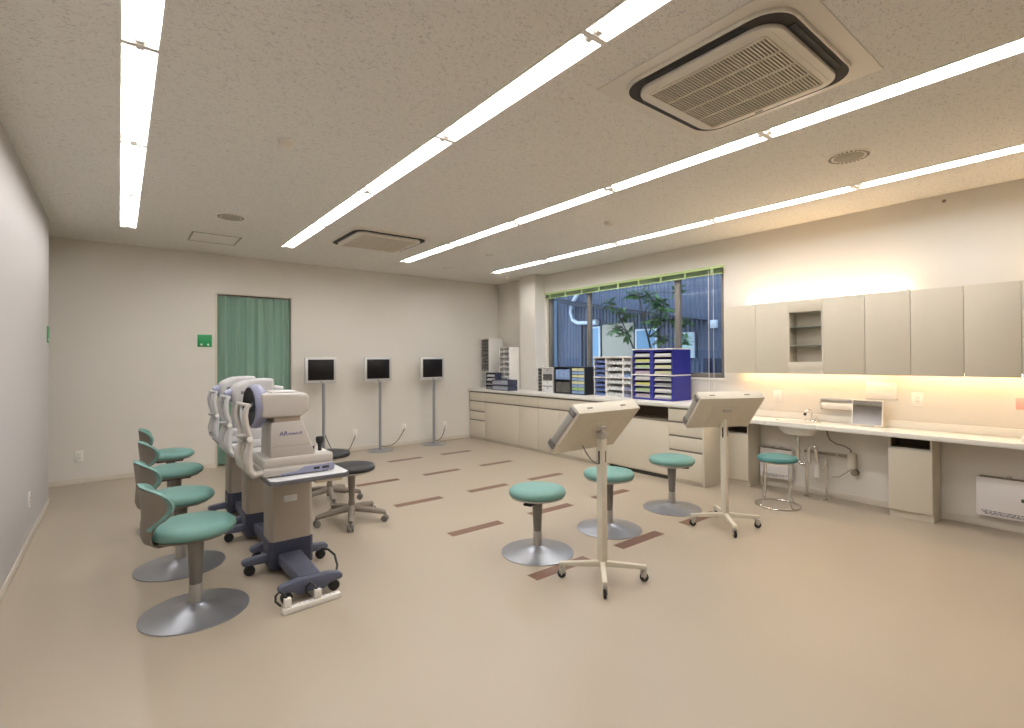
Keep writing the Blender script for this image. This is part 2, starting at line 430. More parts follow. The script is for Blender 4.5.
def disc(name, label, cat, x, y, r, h, group=None):
    t = thing(name, label, cat, (x, y, H), 0, group)
    MB().lathe([(0, -h*.3), (r, -h*.3), (r, 0), (0, 0)], 32).build('mounting_plate', M_WHITE, t)
    MB().lathe([(0, -h), (r*.55, -h), (r*.82, -h*.75), (r*.86, -h*.3), (0, -h*.3)], 32).build('sensor_cap', M_ACW, t)
    return t
disc('smoke_detector', 'white smoke detector on the ceiling between first and second light rows', 'smoke detector', .81, 3.286, .05, .045)
disc('smoke_detector', 'white smoke detector between the two rightmost light rows, mid ceiling', 'smoke detector', 3.815, 3.303, .05, .045)
disc('smoke_detector', 'white smoke detector in the far right ceiling corner by the pillar', 'smoke detector', 4.944, 6.44, .05, .045)
disc('ceiling_sensor', 'flat round ceiling disc nearest the far corner, left of the last light', 'ceiling fitting', 3.81, 6.39, .09, .012)
disc('ceiling_sensor', 'small flat round ceiling disc right of the far air conditioner', 'ceiling fitting', 3.785, 5.308, .055, .014)
t = thing('ceiling_hatch', 'rectangular access hatch in the ceiling left of the first light row gap', 'ceiling hatch', (.83, 6.39, H))
t['label'] = 'rectangular access hatch in the ceiling near the back wall doorway'
fr = MB()
for a, b in (((-.235, -.235), (.235, -.22)), ((-.235, .22), (.235, .235)), ((-.235, -.22), (-.215, .22)), ((.215, -.22), (.235, .22))):
    fr.box((a[0], a[1], -.004), (b[0], b[1], 0), .0008)
fr.build('frame', mat('hatch_frame', srgb(150, 144, 132), .4, metal=.5), t)
MB().box((-.215, -.22, -.002), (.215, .22, 0), .0004).build('panel', M_CEIL, t)
tag(MB().lathe([(0, .012), (.01, .012), (.014, 0), (0, 0)], 16, M=TR(RW, 1.06, 2.646, ry=-PI/2)).build('wall_sensor', M_GAP), 'tiny brown dot fitting high on the right wall near the ceiling', 'wall fitting')

# ================================================================== BACK WALL THINGS
t = thing('curtain', 'green pleated curtain hanging in the doorway of the back wall', 'curtain', (0, 0, 0))
g = []; nx = 140; cx0, cx1 = DX0+.006, DX1-.006
def fold(u):
    return .040*math.sin(2*PI*6.6*u+1.2*math.sin(5*u)) + .010*math.sin(2*PI*14*u+1)
for i in range(13):
    z = .02+(DZ-.035)*i/12; row = []
    for j in range(nx+1):
        u = j/nx; k = .75+.25*(1-i/12)
        row.append(((cx0+(cx1-cx0)*u, BW+.062+fold(u)*k, z), (0, -1, 0)))
    g.append(row)
MB().shell(g, -.003).build('cloth', M_CURT, t, ang=80)
MB().cyl((DX0, BW+.064, DZ-.012), (DX1, BW+.064, DZ-.012), .009, n=12).build('curtain_rail', M_ALU, t)

def sign(loc, label, rz):
    t = thing('green_sign', label, 'sign', loc, rz, 'green wall signs')
    MB().box((-.078, -.006, -.077), (.078, 0, .077), .002).build('plate', M_SIGN, t)
    m = MB()
    for sx in (-1, 1):
        m.lathe([(0, .0012), (.013, .0012), (.013, 0), (0, 0)], 20, M=TR(sx*.036, -.006, -.05, rx=PI/2), sx=1, sy=.75)
        m.prism([(sx*.036-.012, -.045), (sx*.036+.012, -.045), (sx*.036, -.03)], -.0072, -.006, 'Y')
    m.build('white_symbols', M_WHITE, t)
sign((.843, BW, 1.601), 'square green sign with two white marks left of the curtained doorway', 0)
sign((LW, 6.37, 1.601), 'green sign seen edge-on at the far end of the left wall', PI/2)

def outlet(loc, rz, label, cat='wall outlet', holes=2, w=.035, h=.06, group='wall outlets'):
    t = thing('wall_outlet', label, cat, loc, rz, group)
    MB().box((-w, -.007, -h), (w, 0, h), .003).build('cover_plate', M_SOCK, t)
    MB().box((-w*.5, -.010, -h*.62), (w*.5, -.006, h*.62), .0015).build('insert', M_WHITE, t)
    s = MB()
    for k in range(holes):
        z = h*.28*(1 if k else -1)
        s.box((-.008, -.0106, z-.006), (-.006, -.0098, z+.006)).box((.006, -.0106, z-.006), (.008, -.0098, z+.006))
    s.build('slots', M_BLACK, t)
    return t
outlet((-.345, BW, .305), 0, 'white double outlet low on the back wall, left of the doorway')
outlet((LW, 5.13, .325), PI/2, 'white outlet low on the left wall near the frame edge')
OUT = [(2.759, .262), (3.55, .28), (4.29, .26)]
for (x, z), w in zip(OUT, ('leftmost', 'middle', 'rightmost')):
    outlet((x, BW, z), 0, 'white outlet low on the back wall serving the %s monitor stand' % w)

def monitor(x, y, label, ox, oz, w):
    t = thing('monitor_stand', label, 'monitor stand', (x, y, 0), 0, 'monitors on floor stands along the back wall')
    MB().lathe([(0, .022), (.04, .022), (.05, .017), (.175, .012), (.185, .006), (.185, 0), (0, 0)], 48).build('base_plate', M_SILV, t)
    MB().cyl((0, 0, .02), (0, 0, 1.15), .021, n=24).build('pole', M_SILV, t)
    MB().box((-.06, -.03, 1.13), (.06, .0, 1.29), .006).box((-.025, -.02, 1.12), (.025, .022, 1.2), .005).build('mounting_bracket', M_ALU, t)
    MO = -.055
    b = MB(); b.box((MO-.212, -.07, 1.032), (MO+.212, -.03, 1.392), .012)
    hs = b.build('monitor_housing', mat('monitor_silver', srgb(196, 194, 190), .4, metal=.3), t)
    MB().box((MO-.174, -.0725, 1.076), (MO+.174, -.069, 1.360), .001).build('screen', M_SCREEN, hs)
    MB().box((MO-.014, -.0725, 1.046), (MO+.014, -.0695, 1.056), .001).build('logo_plate', M_SHADE, hs)
    for k in range(4): MB().cyl((MO+.07+.022*k, -.069, 1.05), (MO+.07+.022*k, -.0725, 1.05), .004, n=10).build('button', M_ALU, hs)
    # cable to the outlet
    dx, dz = ox-x, oz; P = []
    a = Vector((.02, .01, .32 if w == 0 else .05)); e = Vector((dx, BW-y-.03, dz-.01))
    for i in range(17):
        u = i/16; p = a.lerp(e, u); p.z = a.z*(1-u)**2 + e.z*u**3 + (.03 if w else .0)*0 + .012; 
        if w == 0: p.z = max(.03, a.z + (e.z-a.z)*u - .33*math.sin(PI*u)**.9)
        P.append(p)
    c = MB().tube(P, .005, 8).build('power_cable', M_SHADE, t)
    MB().box((dx-.014, BW-y-.045, dz-.03), (dx+.014, BW-y-.011, dz-.002), .004).build('plug', M_SOCK, c)
for i, (x, lab) in enumerate(((2.235, 'silver monitor on a slim floor stand, nearest the curtained doorway'), (3.06, 'silver monitor on a slim floor stand, the middle of three'), (3.965, 'silver monitor on a slim floor stand, nearest the corner and counter'))):
    monitor(x, 7.10, lab, OUT[i][0], OUT[i][1], i)

# ================================================================== BASE CABINETS UNDER THE WINDOW
CF = 4.775; CT = .815
def cab(name, label, y0, y1, drawers, doors, niche=None, vent=False):
    """drawers/doors: lists of (y0, y1, z0, z1)"""
    t = thing(name, label, 'cabinet', (CF, (y0+y1)/2, 0), 0, 'built-in base cabinets under the window')
    c = (y0+y1)/2; a, b = y0-c+.001, y1-c-.001
    body = MB(); D = .425
    if niche:
        n0, n1 = niche
        body.box((.018, a, .05), (D, b, n0), .001); body.box((.018, a, n1), (D, b, CT), .001)
        body.box((.018, a, n0), (D, a+.016, n1)); body.box((.018, b-.016, n0), (D, b, n1)); body.box((.30, a+.016, n0), (D, b-.016, n1), m=None)
    else: body.box((.018, a, .05), (D, b, CT), .001)
    body.build('carcass', M_CAB, t)
    if niche:
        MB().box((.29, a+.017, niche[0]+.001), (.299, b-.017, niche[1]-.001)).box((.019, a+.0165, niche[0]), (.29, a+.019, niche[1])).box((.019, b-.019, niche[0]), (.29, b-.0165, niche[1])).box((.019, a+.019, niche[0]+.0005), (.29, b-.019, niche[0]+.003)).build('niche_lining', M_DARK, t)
    k = MB().box((.03, a, 0), (D, b, .05)).build('plinth', M_CAB, t)
    if vent:
        MB().box((.024, a+.03, .008), (.0295, b-.03, .046), .002).build('vent_grille', M_SHADE, t)
    for (p, q, z0, z1) in drawers:
        d = MB().box((0, p-c+.0015, z0+.0015), (.018, q-c-.0015, z1-.020), .0015).build('drawer', M_CAB, t)
        MB().box((.006, p-c+.002, z1-.019), (.0178, q-c-.002, z1-.001)).build('handle_recess', M_HAND, d)
    for (p, q, z0, z1) in doors:
        d = MB().box((0, p-c+.0015, z0+.0015), (.018, q-c-.0015, z1-.020), .0015).build('door', M_CAB, t)
        MB().box((.006, p-c+.002, z1-.019), (.0178, q-c-.002, z1-.001)).build('handle_recess', M_HAND, d)
    return t
zt = .81; zd = .655
cab('base_cabinet', 'cream base cabinet with narrow drawers in the far corner', 6.84, 7.30, [(6.84, 7.30, zd, zt), (6.84, 7.30, .485, zd), (6.84, 7.30, .335, .485), (6.84, 7.30, .045, .335)], [])
cab('base_cabinet', 'wide cream base cabinet beside the far corner drawers', 5.945, 6.84, [(5.945, 6.84, zd, zt)], [(5.945, 6.84, .045, zd)])
cab('base_cabinet', 'narrow cream base cabinet under the pillar end of the window', 5.505, 5.945, [(5.505, 5.945, zd, zt)], [(5.505, 5.945, .045, zd)])
cab('base_cabinet', 'narrow cream base cabinet under the small black drawer boxes', 5.06, 5.505, [(5.06, 5.505, zd, zt)], [(5.06, 5.505, .045, zd)])
cab('base_cabinet', 'cream base cabinet mostly hidden behind the left tilted light box', 4.20, 5.06, [(4.20, 5.06, zd, zt)], [(4.63, 5.06, .045, zd), (4.20, 4.63, .045, zd)])
cab('base_cabinet', 'cream base cabinet with an open slot and floor vent', 3.30, 4.20, [], [(3.30, 4.20, .06, .665)], (.665, .805), True)
cab('base_cabinet', 'cream four-drawer cabinet at the near end of the window counter', 2.90, 3.30, [(2.90, 3.30, .665, zt), (2.90, 3.30, .515, .665), (2.90, 3.30, .36, .515), (2.90, 3.30, .045, .36)], [])
tag(MB().box((CF-.004, 2.872, 0), (RW-.01, 2.896, CT), .001).build('end_panel', M_CAB), 'cream end panel closing the near end of the window counter', 'panel')
tag(MB().prism([(4.752, 2.862), (RW-.002, 2.862), (RW-.002, 6.046), (5.206, 6.046), (5.206, 6.434), (RW-.002, 6.434), (RW-.002, 7.31), (4.752, 7.31)], CT+.002, .852, 'Z', .003).build('worktop', M_TOP), 'long white worktop on the base cabinets under the window', 'worktop')

# ================================================================== DESK, SINK, WALL CABINETS
SX, SY = 5.235, 2.15
dk = MB().box((5.04, -1.89, .684), (RW-.003, SY-.24, .724), .004).box((5.04, SY+.24, .684), (RW-.003, 2.860, .724), .004)
def hole_slab(mb, x0, x1, y0, y1, cx, cy, ra, rb, z0, z1, n=64):
    t = bmesh.new(); O = []; I = []
    for k in range(n):
        a = 2*PI*(k+.5)/n; c, s_ = math.cos(a), math.sin(a)
        tx = ((x1-cx) if c > 0 else (x0-cx))/c if abs(c) > 1e-6 else 1e9; ty = ((y1-cy) if s_ > 0 else (y0-cy))/s_ if abs(s_) > 1e-6 else 1e9
        q = min(tx, ty); O.append((cx+c*q, cy+s_*q)); I.append((cx+ra*c, cy+rb*s_))
    L_ = [[t.verts.new((p[0], p[1], z)) for p in P_] for P_, z in ((O, z1), (I, z1), (I, z0), (O, z0))]
    for r in range(4):
        A, B = L_[r], L_[(r+1) % 4]
        for k in range(n): t.faces.new((A[k], A[(k+1) % n], B[(k+1) % n], B[k]))
    bmesh.ops.recalc_face_normals(t, faces=list(t.faces)); mb._merge(t, None)
hole_slab(dk, 5.04, RW-.003, SY-.24, SY+.24, SX, SY, .139, .19, .684, .724)
dk = dk.build('wall_desk', M_TOP)
tag(dk, 'long narrow white desk top fixed along the right wall', 'desk top')
MB().box((5.385, -1.89, .724), (RW-.003, 2.860, .79), .004).build('backsplash', M_TOP, dk)
def slot_cab(y0, y1, n0, n1, label):
    t = thing('slot_cabinet', label, 'cabinet', (5.147, (y0+y1)/2, 0), 0, 'narrow cabinets standing under the desk')
    w = (y1-y0)/2; D = RW-5.147-.012
    b = MB().box((.018, -w, .065), (D, w, n0)).box((.018, -w, n0), (D, -w+.018, .684)).box((.018, w-.018, n0), (D, w, .684)).box((.2, -w+.018, n0), (D, w-.018, .684))
    b.box((0.0, -w, n1), (.018, w, .684)).box((0.018, -w+.018, n1), (.2, w-.018, .684)).box((0, -w, n0), (.018, -w+.012, n1)).box((0, w-.012, n0), (.018, w, n1))
    b.build('carcass', M_CAB, t)
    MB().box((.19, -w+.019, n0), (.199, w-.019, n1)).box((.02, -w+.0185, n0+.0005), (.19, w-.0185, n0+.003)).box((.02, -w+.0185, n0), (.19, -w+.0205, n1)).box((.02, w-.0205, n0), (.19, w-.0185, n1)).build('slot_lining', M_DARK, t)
    MB().box((.03, -w, 0), (D, w, .065)).build('plinth', M_CAB, t)
    d = MB().box((0, -w+.001, .067), (.018, w-.001, n0-.014), .0015).build('door', M_CAB, t)
    MB().box((-.004, -w+.001, n0-.013), (.018, w-.001, n0-.001), .002).build('handle_strip', M_ALU, d)
slot_cab(2.60, 2.86, .56, .63, 'cream slot cabinet standing against the window counter, behind the right cart')
slot_cab(1.10, 1.395, .592, .676, 'cream slot cabinet standing alone under the middle of the desk')

UF, UZ0, UZ1 = 5.194, 1.19, 1.902
US = [2.871, 2.535, 2.217, 1.906, 1.569, 1.243, .908, .589, .255, -.08]
UL = ['leftmost, beside the window', 'second from the window', '', 'right of the open shelves', 'second right of the open shelves', 'third right of the open shelves', 'fourth right of the open shelves', 'at the frame edge on the far right', 'just outside the frame on the far right']
for k in range(9):
    y1, y0 = US[k], US[k+1]; D = RW-UF-.003
    if k == 2:
        t = thing('open_wall_cabinet', 'cream wall cabinet with open niche and two glass shelves', 'wall cabinet', (UF, (y0+y1)/2, UZ0))
        w = (y1-y0)/2; h = UZ1-UZ0; a, b = .115, .60
        MB().box((0, -w, 0), (.018, w, .034)).box((0, -w, .034), (D, w, a), .001).box((0, -w, b), (D, w, h), .001).box((0, -w, a), (D, -w+.012, b)).box((0, w-.012, a), (D, w, b)).box((.17, -w+.012, a), (D, w-.012, b)).build('carcass', M_CAB, t)
        for z in (.27, .45): MB().box((.01, -w+.0125, z), (.168, w-.0125, z+.006), .001).build('glass_shelf', M_GSH, t)
        continue
    t = thing('wall_cabinet', 'cream wall cabinet door unit, %s' % UL[k], 'wall cabinet', (UF, (y0+y1)/2, UZ0), 0, 'flat-fronted wall cabinets over the desk')
    w = (y1-y0)/2; h = UZ1-UZ0
    MB().box((.018, -w+.0005, .034), (D, w-.0005, h), .001).build('carcass', M_CAB, t)
    MB().box((0, -w+.0015, .0), (.018, w-.0015, h), .0015).build('door', M_CAB, t)
# warm lamps above and under the wall cabinets
def cove_lamp(x, y0, y1, z, label, up):
    t = thing('strip_lamp', label, 'strip lamp', (x, y0, z), 0, 'warm strip lamps on the wall cabinets')
    L = y1-y0
    MB().box((-.03, 0, 0) if up else (-.03, 0, -.012), (.03, L, .022) if up else (.03, L, 0), .003).build('batten', M_WHITE, t)
    s = 1 if up else -1
    for a in (.01, L-.03): MB().box((-.012, a, .02*s), (.012, a+.02, .046*s), .003).build('lampholder', M_SOCK, t) if up else MB().box((-.008, a, -.032), (.008, a+.02, -.005), .003).build('lampholder', M_SOCK, t)
    MB().cyl((0, .03, (.036 if up else -.022)), (0, L-.03, (.036 if up else -.022)), .013 if up else .008, n=12).build('tube', M_COVE, t)
cove_lamp(5.33, 1.28, 2.72, UZ1, 'warm strip lamp glowing on top of the wall cabinets near the window', True)
cove_lamp(5.33, -.60, .52, UZ1, 'warm strip lamp glowing on top of the cabinets at far right', True)
for a, b, l in ((1.42, 2.80, 'under the cabinets nearest the window'), (-.06, 1.41, 'under the wall cabinets at the right edge')):
    cove_lamp(5.30, a, b, UZ0+.034, 'warm strip lamp ' + l, False)

# right wall fittings
t = outlet((RW, 2.414, .95), -PI/2, 'switch plate on the right wall between cart and faucet', 'switch plate', 0, .045, .06, None)
outlet((RW, 1.25, .982), -PI/2, 'white outlet plate above the desk, right of the mirror', 'wall outlet', 2, .042, .058)
t = thing('wall_panel', 'pale rectangular wall plate partly behind the tabletop mirror', 'wall plate', (RW, 1.51, 1.045), -PI/2)
MB().box((-.12, -.010, -.075), (.12, 0, .075), .003).build('plate', M_SOCK, t)
MB().box((-.10, -.013, -.055), (.10, -.009, .055), .002).build('cover', M_WHITE, t)
t = thing('notice_card', 'small pink card on the right wall at the frame edge', 'card', (RW, .61, .985), -PI/2)
MB().box((-.04, -.004, -.045), (.04, 0, .045), .001).build('card', M_PINK, t)
t = thing('towel_dispenser', 'slim silver and cream paper towel holder on the wall behind the mirror', 'towel holder', (RW, 1.84, .90), -PI/2)
MB().box((-.145, -.075, .03), (.145, 0, .058), .006).build('cover', M_ALU, t)
MB().cyl((-.135, -.045, -.01), (.135, -.045, -.01), .036, n=28).build('paper_roll', M_SOCK, t)
for s in (-1, 1): MB().box((s*.142-.004, -.075, -.05), (s*.142+.004, 0, .03), .002).build('side_bracket', M_ALU, t)
t = thing('table_mirror', 'rectangular tabletop mirror in a white frame leaning on the desk', 'mirror', (5.27, 1.585, .724), -PI/2+.12)
Mm = TR(0, 0, .01, rx=-.19)
f = MB(); w, h = .118, .235
f.box((-w, 0, 0), (w, .012, h), .003, M=Mm)
f.build('frame', M_WHITE, t)
MB().box((-w+.01, -.0015, .01), (w-.01, .0005, h-.01), M=Mm).build('mirror_glass', M_MIRROR, t)
MB().box((-.05, .0, 0), (.05, .09, .006), .002).box((-.01, .014, .0), (.01, .022, .16), M=TR(0, .075, .0, rx=-.28)).build('easel_foot', M_ALU, t)
t = thing('tape_dispenser', 'small dark and white object on the desk at the frame edge', 'desk item', (5.2, .555, .724))
MB().prism([(-.03, 0), (.03, 0), (.03, .012), (.008, .02), (-.008, .04), (-.02, .045), (-.03, .02)], -.04, .04, 'Y', .003).build('body', M_WHITE, t)
MB().cyl((-.012, -.02, .045), (-.012, .02, .045), .018, n=20).build('roll', M_SHADE, t)

# washbasin set into the desk, plumbing, heaters
t = thing('washbasin', 'oval white washbasin hanging below the desk by the stool', 'washbasin', (SX, SY, 0))
MB().lathe([(.172, .728), (.175, .7255), (.1605, .7245), (.1605, .684), (.155, .65), (.115, .60), (.05, .585), (.03, .585), (.03, .592), (.05, .592), (.10, .607), (.145, .65), (.152, .69), (.155, .724), (.163, .728)], 48, sx=.86, sy=1.18, ring=True).build('bowl', M_TRACE, t)
MB().lathe([(0, .594), (.03, .594), (.03, .586), (0, .586)], 24).build('drain', M_CHROME, t)
t = thing('faucet', 'small curved chrome faucet standing on the desk behind the basin', 'faucet', (5.34, 2.065, .724))
MB().box((-.02, -.06, 0), (.02, .06, .012), .005).build('base', M_CHROME, t)
P = [(0, 0, .01), (0, 0, .07)] + [(-.035+.035*math.cos(a), .02*math.sin(a)*0+.012*(1-math.cos(a)), .07+.045*math.sin(a)) for a in [PI*k/10*.85 for k in range(1, 11)]] + [(-.072, .03, .075)]
MB().tube(P, .0085, 12).build('spout', M_CHROME, t)
MB().cyl((-.072, .03, .085), (-.076, .032, .060), .0125, n=16).build('spout_head', M_SHADE, t)
MB().cyl((0, -.045, .012), (0, -.045, .035), .011, n=16).tube([(0, -.045, .035), (-.02, -.055, .045)], .005).build('lever', M_CHROME, t)
t = thing('drain_pipe', 'chrome drain pipe with looped trap under the washbasin', 'drain pipe', (0, 0, 0))
MB().cyl((SX, SY, .575), (SX, SY, .583), .036, n=24).cyl((SX, SY, .42), (SX, SY, .58), .016, n=20).build('tailpiece', M_CHROME, t)
P = [(SX, SY, .43), (SX, SY, .36)] + [(SX, SY-.05+.05*math.cos(a), .36-.05*math.sin(a)) for a in [PI*k/10 for k in range(1, 11)]]
P += [(SX, SY-.10, .46)] + [(SX, SY-.13+.03*math.cos(a), .46+.045*math.sin(a)) for a in [PI*k/10 for k in range(1, 11)]] + [(SX+.02, SY-.16, .38), (SX+.04, SY-.155, .34)]
MB().tube(P, .016, 14).build('trap_loop', M_CHROME, t)
MB().cyl((SX, SY-.10, .40), (SX, SY-.10, .425), .023, n=20).cyl((SX, SY, .415), (SX, SY, .44), .023, n=20).build('trap_nuts', M_CHROME, t)
MB().cyl((5.27, 2.085, 0), (5.27, 2.085, .33), .014, n=16).cyl((5.27, 2.085, 0), (5.27, 2.085, .012), .036, r2=.02, n=20).build('floor_pipe', M_CHROME, t)
t = thing('supply_pipe', 'chrome water supply pipe with valve rising from the floor', 'water pipe', (0, 0, 0))
MB().cyl((5.30, 1.925, 0), (5.30, 1.925, .42), .010, n=16).cyl((5.30, 1.925, 0), (5.30, 1.925, .012), .034, r2=.018, n=20).build('riser', M_CHROME, t)
MB().cyl((5.30, 1.925, .27), (5.30, 1.925, .33), .016, n=16).cyl((5.26, 1.925, .30), (5.30, 1.925, .30), .012, n=14).cyl((5.25, 1.925, .30), (5.26, 1.925, .30), .022, n=12).build('valve', M_CHROME, t)
t = thing('water_filter', 'white cylindrical filter hanging between the two floor pipes', 'water filter', (5.31, 2.01, 0))
MB().cyl((0, 0, .19), (0, 0, .34), .024, n=24, bev=.006).build('cartridge', M_WHITE, t)
MB().cyl((0, 0, .34), (0, 0, .37), .016, n=18).tube([(0, 0, .37), (.0, -.03, .39), (0, -.075, .38)], .007).build('cap', M_ALU, t)
t = thing('wall_pipe', 'horizontal grey pipe on the wall behind the basin plumbing', 'pipe', (0, 0, 0))
MB().tube([(5.385, 2.15, .42), (5.385, 1.78, .42)], .014, 12).build('pipe', mat('pipe_grey', srgb(142, 130, 112), .5), t)
for y in (2.1, 1.86): MB().box((5.37, y-.008, .40), (RW-.001, y+.008, .44), .003).build('clip', M_ALU, t)
t = thing('sensor_box', 'beige cylindrical junction box on the wall right of the pipes', 'junction box', (5.36, 1.735, 0))
MB().cyl((0, 0, .31), (0, 0, .46), .034, n=28, bev=.006).box((0, -.03, .32), (RW-5.36-.001, .03, .45), .004).build('housing', M_CAB, t)
MB().cyl((.0, -.02, .275), (.048, -.02, .275), .03, n=20).build('socket_cap', M_GAP, t)
P = [(-.02, .20, .683), (-.03, .19, .62), (-.03, .17, .565), (-.02, .12, .53), (-.01, .06, .52), (0, .01, .49), (0, 0, .455)]
MB().tube(P, .006, 8).build('cable', M_GAP, t)
MB().tube([(0, 0, .31), (0, .04, .27), (-.02, .10, .22), (-.03, .15, .215)], .004, 8).build('lower_cable', M_GAP, t)
def heater(y0, y1, label, marks):
    t = thing('wall_heater', label, 'wall heater', (RW-.062, y0, 0), 0, 'flat white water heater boxes under the desk')
    L = y1-y0
    MB().box((0, 0, .10), (.060, L, .40), .006).build('housing', mat('heater_white', srgb(232, 226, 222), .45), t)
    MB().box((.01, .02, .40), (.058, L-.02, .408), .002).build('top_vent', M_GAP, t)
    MB().cyl((.03, L*.35, .405), (.03, L*.35, .425), .014, n=16).cyl((.03, L*.6, .405), (.03, L*.6, .425), .014, n=16).build('pipe_stubs', M_CHROME, t)
    p = MB(); random.seed(3)
    for r, z in enumerate((.142, .130, .120)):
        y = L-.03-.01*r
        while y > .04+.05*r:
            w = random.uniform(.008, .03); p.box((-.0012, y-w, z-.003), (-.0002, y, z+.003)); y -= w+.006
    p.build('printed_text', M_INKG, t)
    if marks:
        MB().box((-.004, .13, .33), (0, .20, .345), .001).build('switch_slot', M_BLACK, t)
        MB().box((-.004, .14, .245), (0, .22, .27), .001).build('display', mat('display_green', srgb(70, 90, 70), .4), t)
heater(2.26, 2.58, 'white wall heater box behind the teal stool', False)
heater(.40, .875, 'white wall heater box under the desk at the right edge', True)

# teal stool with wire frame
t = thing('teal_stool', 'round teal stool on a thin chrome wire frame by the washbasin', 'stool', (4.735, 2.125, 0))
MB().lathe([(0, .405), (.15, .405), (.165, .415), (.168, .43), (.16, .447), (.12, .455), (0, .457)], 48).build('seat', M_TEAL, t)
MB().lathe([(0, .395), (.145, .395), (.15, .405), (0, .405)], 40).build('seat_plate', M_CHROME, t)
ring = [(.185*math.cos(2*PI*k/48), .185*math.sin(2*PI*k/48), .008) for k in range(48)]
MB().tube(ring, .007, 8, closed=True).build('floor_ring', M_CHROME, t)
for k in range(4):
    a = PI/4+k*PI/2+.35
    MB().tube([(.182*math.cos(a), .182*math.sin(a), .01), (.15*math.cos(a), .15*math.sin(a), .06), (.135*math.cos(a), .135*math.sin(a), .39), (.12*math.cos(a), .12*math.sin(a), .40)], .0055, 8).build('leg', M_CHROME, t)

# ================================================================== THINGS ON THE WINDOW COUNTER
TZ = .852
def drawer_front(mb, y0, y1, z0, z1, x, m): mb.box((x, y0, z0), (x+.02, y1, z1), .002, m=m)
def sorter(name, label, cat, x, y0, y1, z1, depth, body_m, cols, shelf=None, frame=.01, group=None, panel=True):
    """cols: list of (y0, y1, [ (material, fill) ... from the top ], kind)"""
    t = thing(name, label, cat, (x, (y0+y1)/2, TZ), 0, group); c = (y0+y1)/2; a, b = y0-c, y1-c; h = z1-TZ
    body = MB()
    body.box((0, a, 0), (depth, a+frame, h)).box((0, b-frame, 0), (depth, b, h)).box((0, a+frame, 0), (depth, b-frame, frame)).box((0, a+frame, h-frame), (depth, b-frame, h)).box((depth-.008, a+frame, frame), (depth, b-frame, h-frame))
    for k, (p, q, rows, kind) in enumerate(cols):
        if k: pq = cols[k-1][1]; body.box((0, min(pq, p)-c, frame), (depth-.008, max(pq, p)-c, h-frame))
    body.build('case', body_m, t)
    for (p, q, rows, kind) in cols:
        n = len(rows); zz0 = frame; H_ = (h-2*frame)/n
        for i, m in enumerate(rows):
            zt_ = h-frame-i*H_; zb = zt_-H_
            if kind == 'tray':      # open shelf with a paper stack and a lip
                d = MB().box((.004, p-c+.006, zb+.004), (depth-.02, q-c-.006, zb+.008)).box((.002, p-c+.006, zb+.004), (.006, q-c-.006, zb+H_*.30)).build('tray', M_CLEAR, t)
                MB().box((.010, p-c+.012, zb+.0085), (depth-.04, q-c-.012, zb+H_*.66), .001).build('paper_stack', m, d)
            elif kind == 'drawer':
                d = MB().box((.002, p-c+.003, zb+.002), (depth-.02, q-c-.003, zt_-H_*.12), .002).build('drawer', m, t)
                MB().box((-.004, (p+q)/2-c-.012, zb+H_*.55), (.002, (p+q)/2-c+.012, zb+H_*.7), .001).build('handle', M_SHADE, d)
            elif kind == 'files':   # upright files side by side behind a rim
                for j in range(5):
                    y_ = p-c+.012+(q-p-.024)*(j+.5)/5; w_ = (q-p-.024)/5*.44
                    MB().box((.006, y_-w_, zb+.012), (depth-.04, y_+w_, zt_-.02-.006*(j % 3)), .002).build('file_folder', m, t)
                MB().box((0, p-c, zb), (.006, q-c, zb+.012)).build('shelf_rim', body_m, t)
            elif kind == 'small':   # a row of small pots
                nn = max(2, int((q-p)/.045)); s = MB()
                for j in range(nn):
                    y_ = p-c+(q-p)*(j+.5)/nn; w_ = (q-p)/nn*.40
                    s.prism([(y_-w_, zb+.004), (y_+w_, zb+.004), (y_+w_, zb+H_*.62), (y_+w_*.4, zb+H_*.42), (y_-w_*.4, zb+H_*.42), (y_-w_, zb+H_*.62)], .002, depth-.03, 'X', m=m)
                s.build('drawer_row', m, t)
    if shelf:
        MB().box((-.008, a-.006, shelf[0]), (depth, b+.006, shelf[0]+.014), .002).build('shelf_board', M_WHITE, t)
        MB().box((-.008, a-.006, h), (depth, b+.006, h+.014), .002).build('top_board', M_WHITE, t)
    return t
W8 = M_PAPW
# tall far units
sorter('drawer_tower', 'tall white drawer tower in the far corner of the counter', 'drawer tower', 5.0, 7.03, 7.27, 1.715, .30, M_WHITE, [(7.04, 7.26, [M_CLEARD]*9+[M_CLEAR]*5, 'drawer')])
sorter('drawer_tower', 'shorter white drawer tower beside the pillar, holes on its drawers', 'drawer tower', 5.0, 6.46, 6.73, 1.55, .22, M_WHITE, [(6.47, 6.60, [M_CLEAR]*8, 'small'), (6.61, 6.72, [M_CLEAR]*8, 'small')])
sorter('tray_unit', 'low dark tray unit in front of the tall white drawer tower', 'tray unit', 4.87, 6.67, 6.93, 1.13, .12, M_NAVY, [(6.68, 6.92, [M_PAPW, M_PAPW, M_CLEARD, M_CLEARD], 'tray')])
MBb = MB().box((4.862, 6.655, 1.04), (4.90, 6.668, 1.13), .002)
for k in range(2):
    t = thing('letter_tray', ('upper' if k else 'lower')+' wire-edged letter tray of the pair beside the pillar', 'letter tray', (4.79, 6.44, TZ+k*.088), 0, 'letter trays by the pillar')
    a_, d_ = .215, .19
    MB().box((0, -a_, 0), (d_, a_, .006), .002).box((0, -a_, .074), (.006, a_, .084), .001).box((0, -a_, 0), (d_, -a_+.005, .084)).box((0, a_-.005, 0), (d_, a_, .084)).box((d_-.005, -a_, 0), (d_, a_, .084)).build('frame', M_NAVY, t)
    MB().box((.004, -a_+.008, .008), (d_-.01, a_-.008, .066), .003).build('contents', mat('tray_contents', srgb(168, 172, 184), .4, var=.5, vscale=25), t)
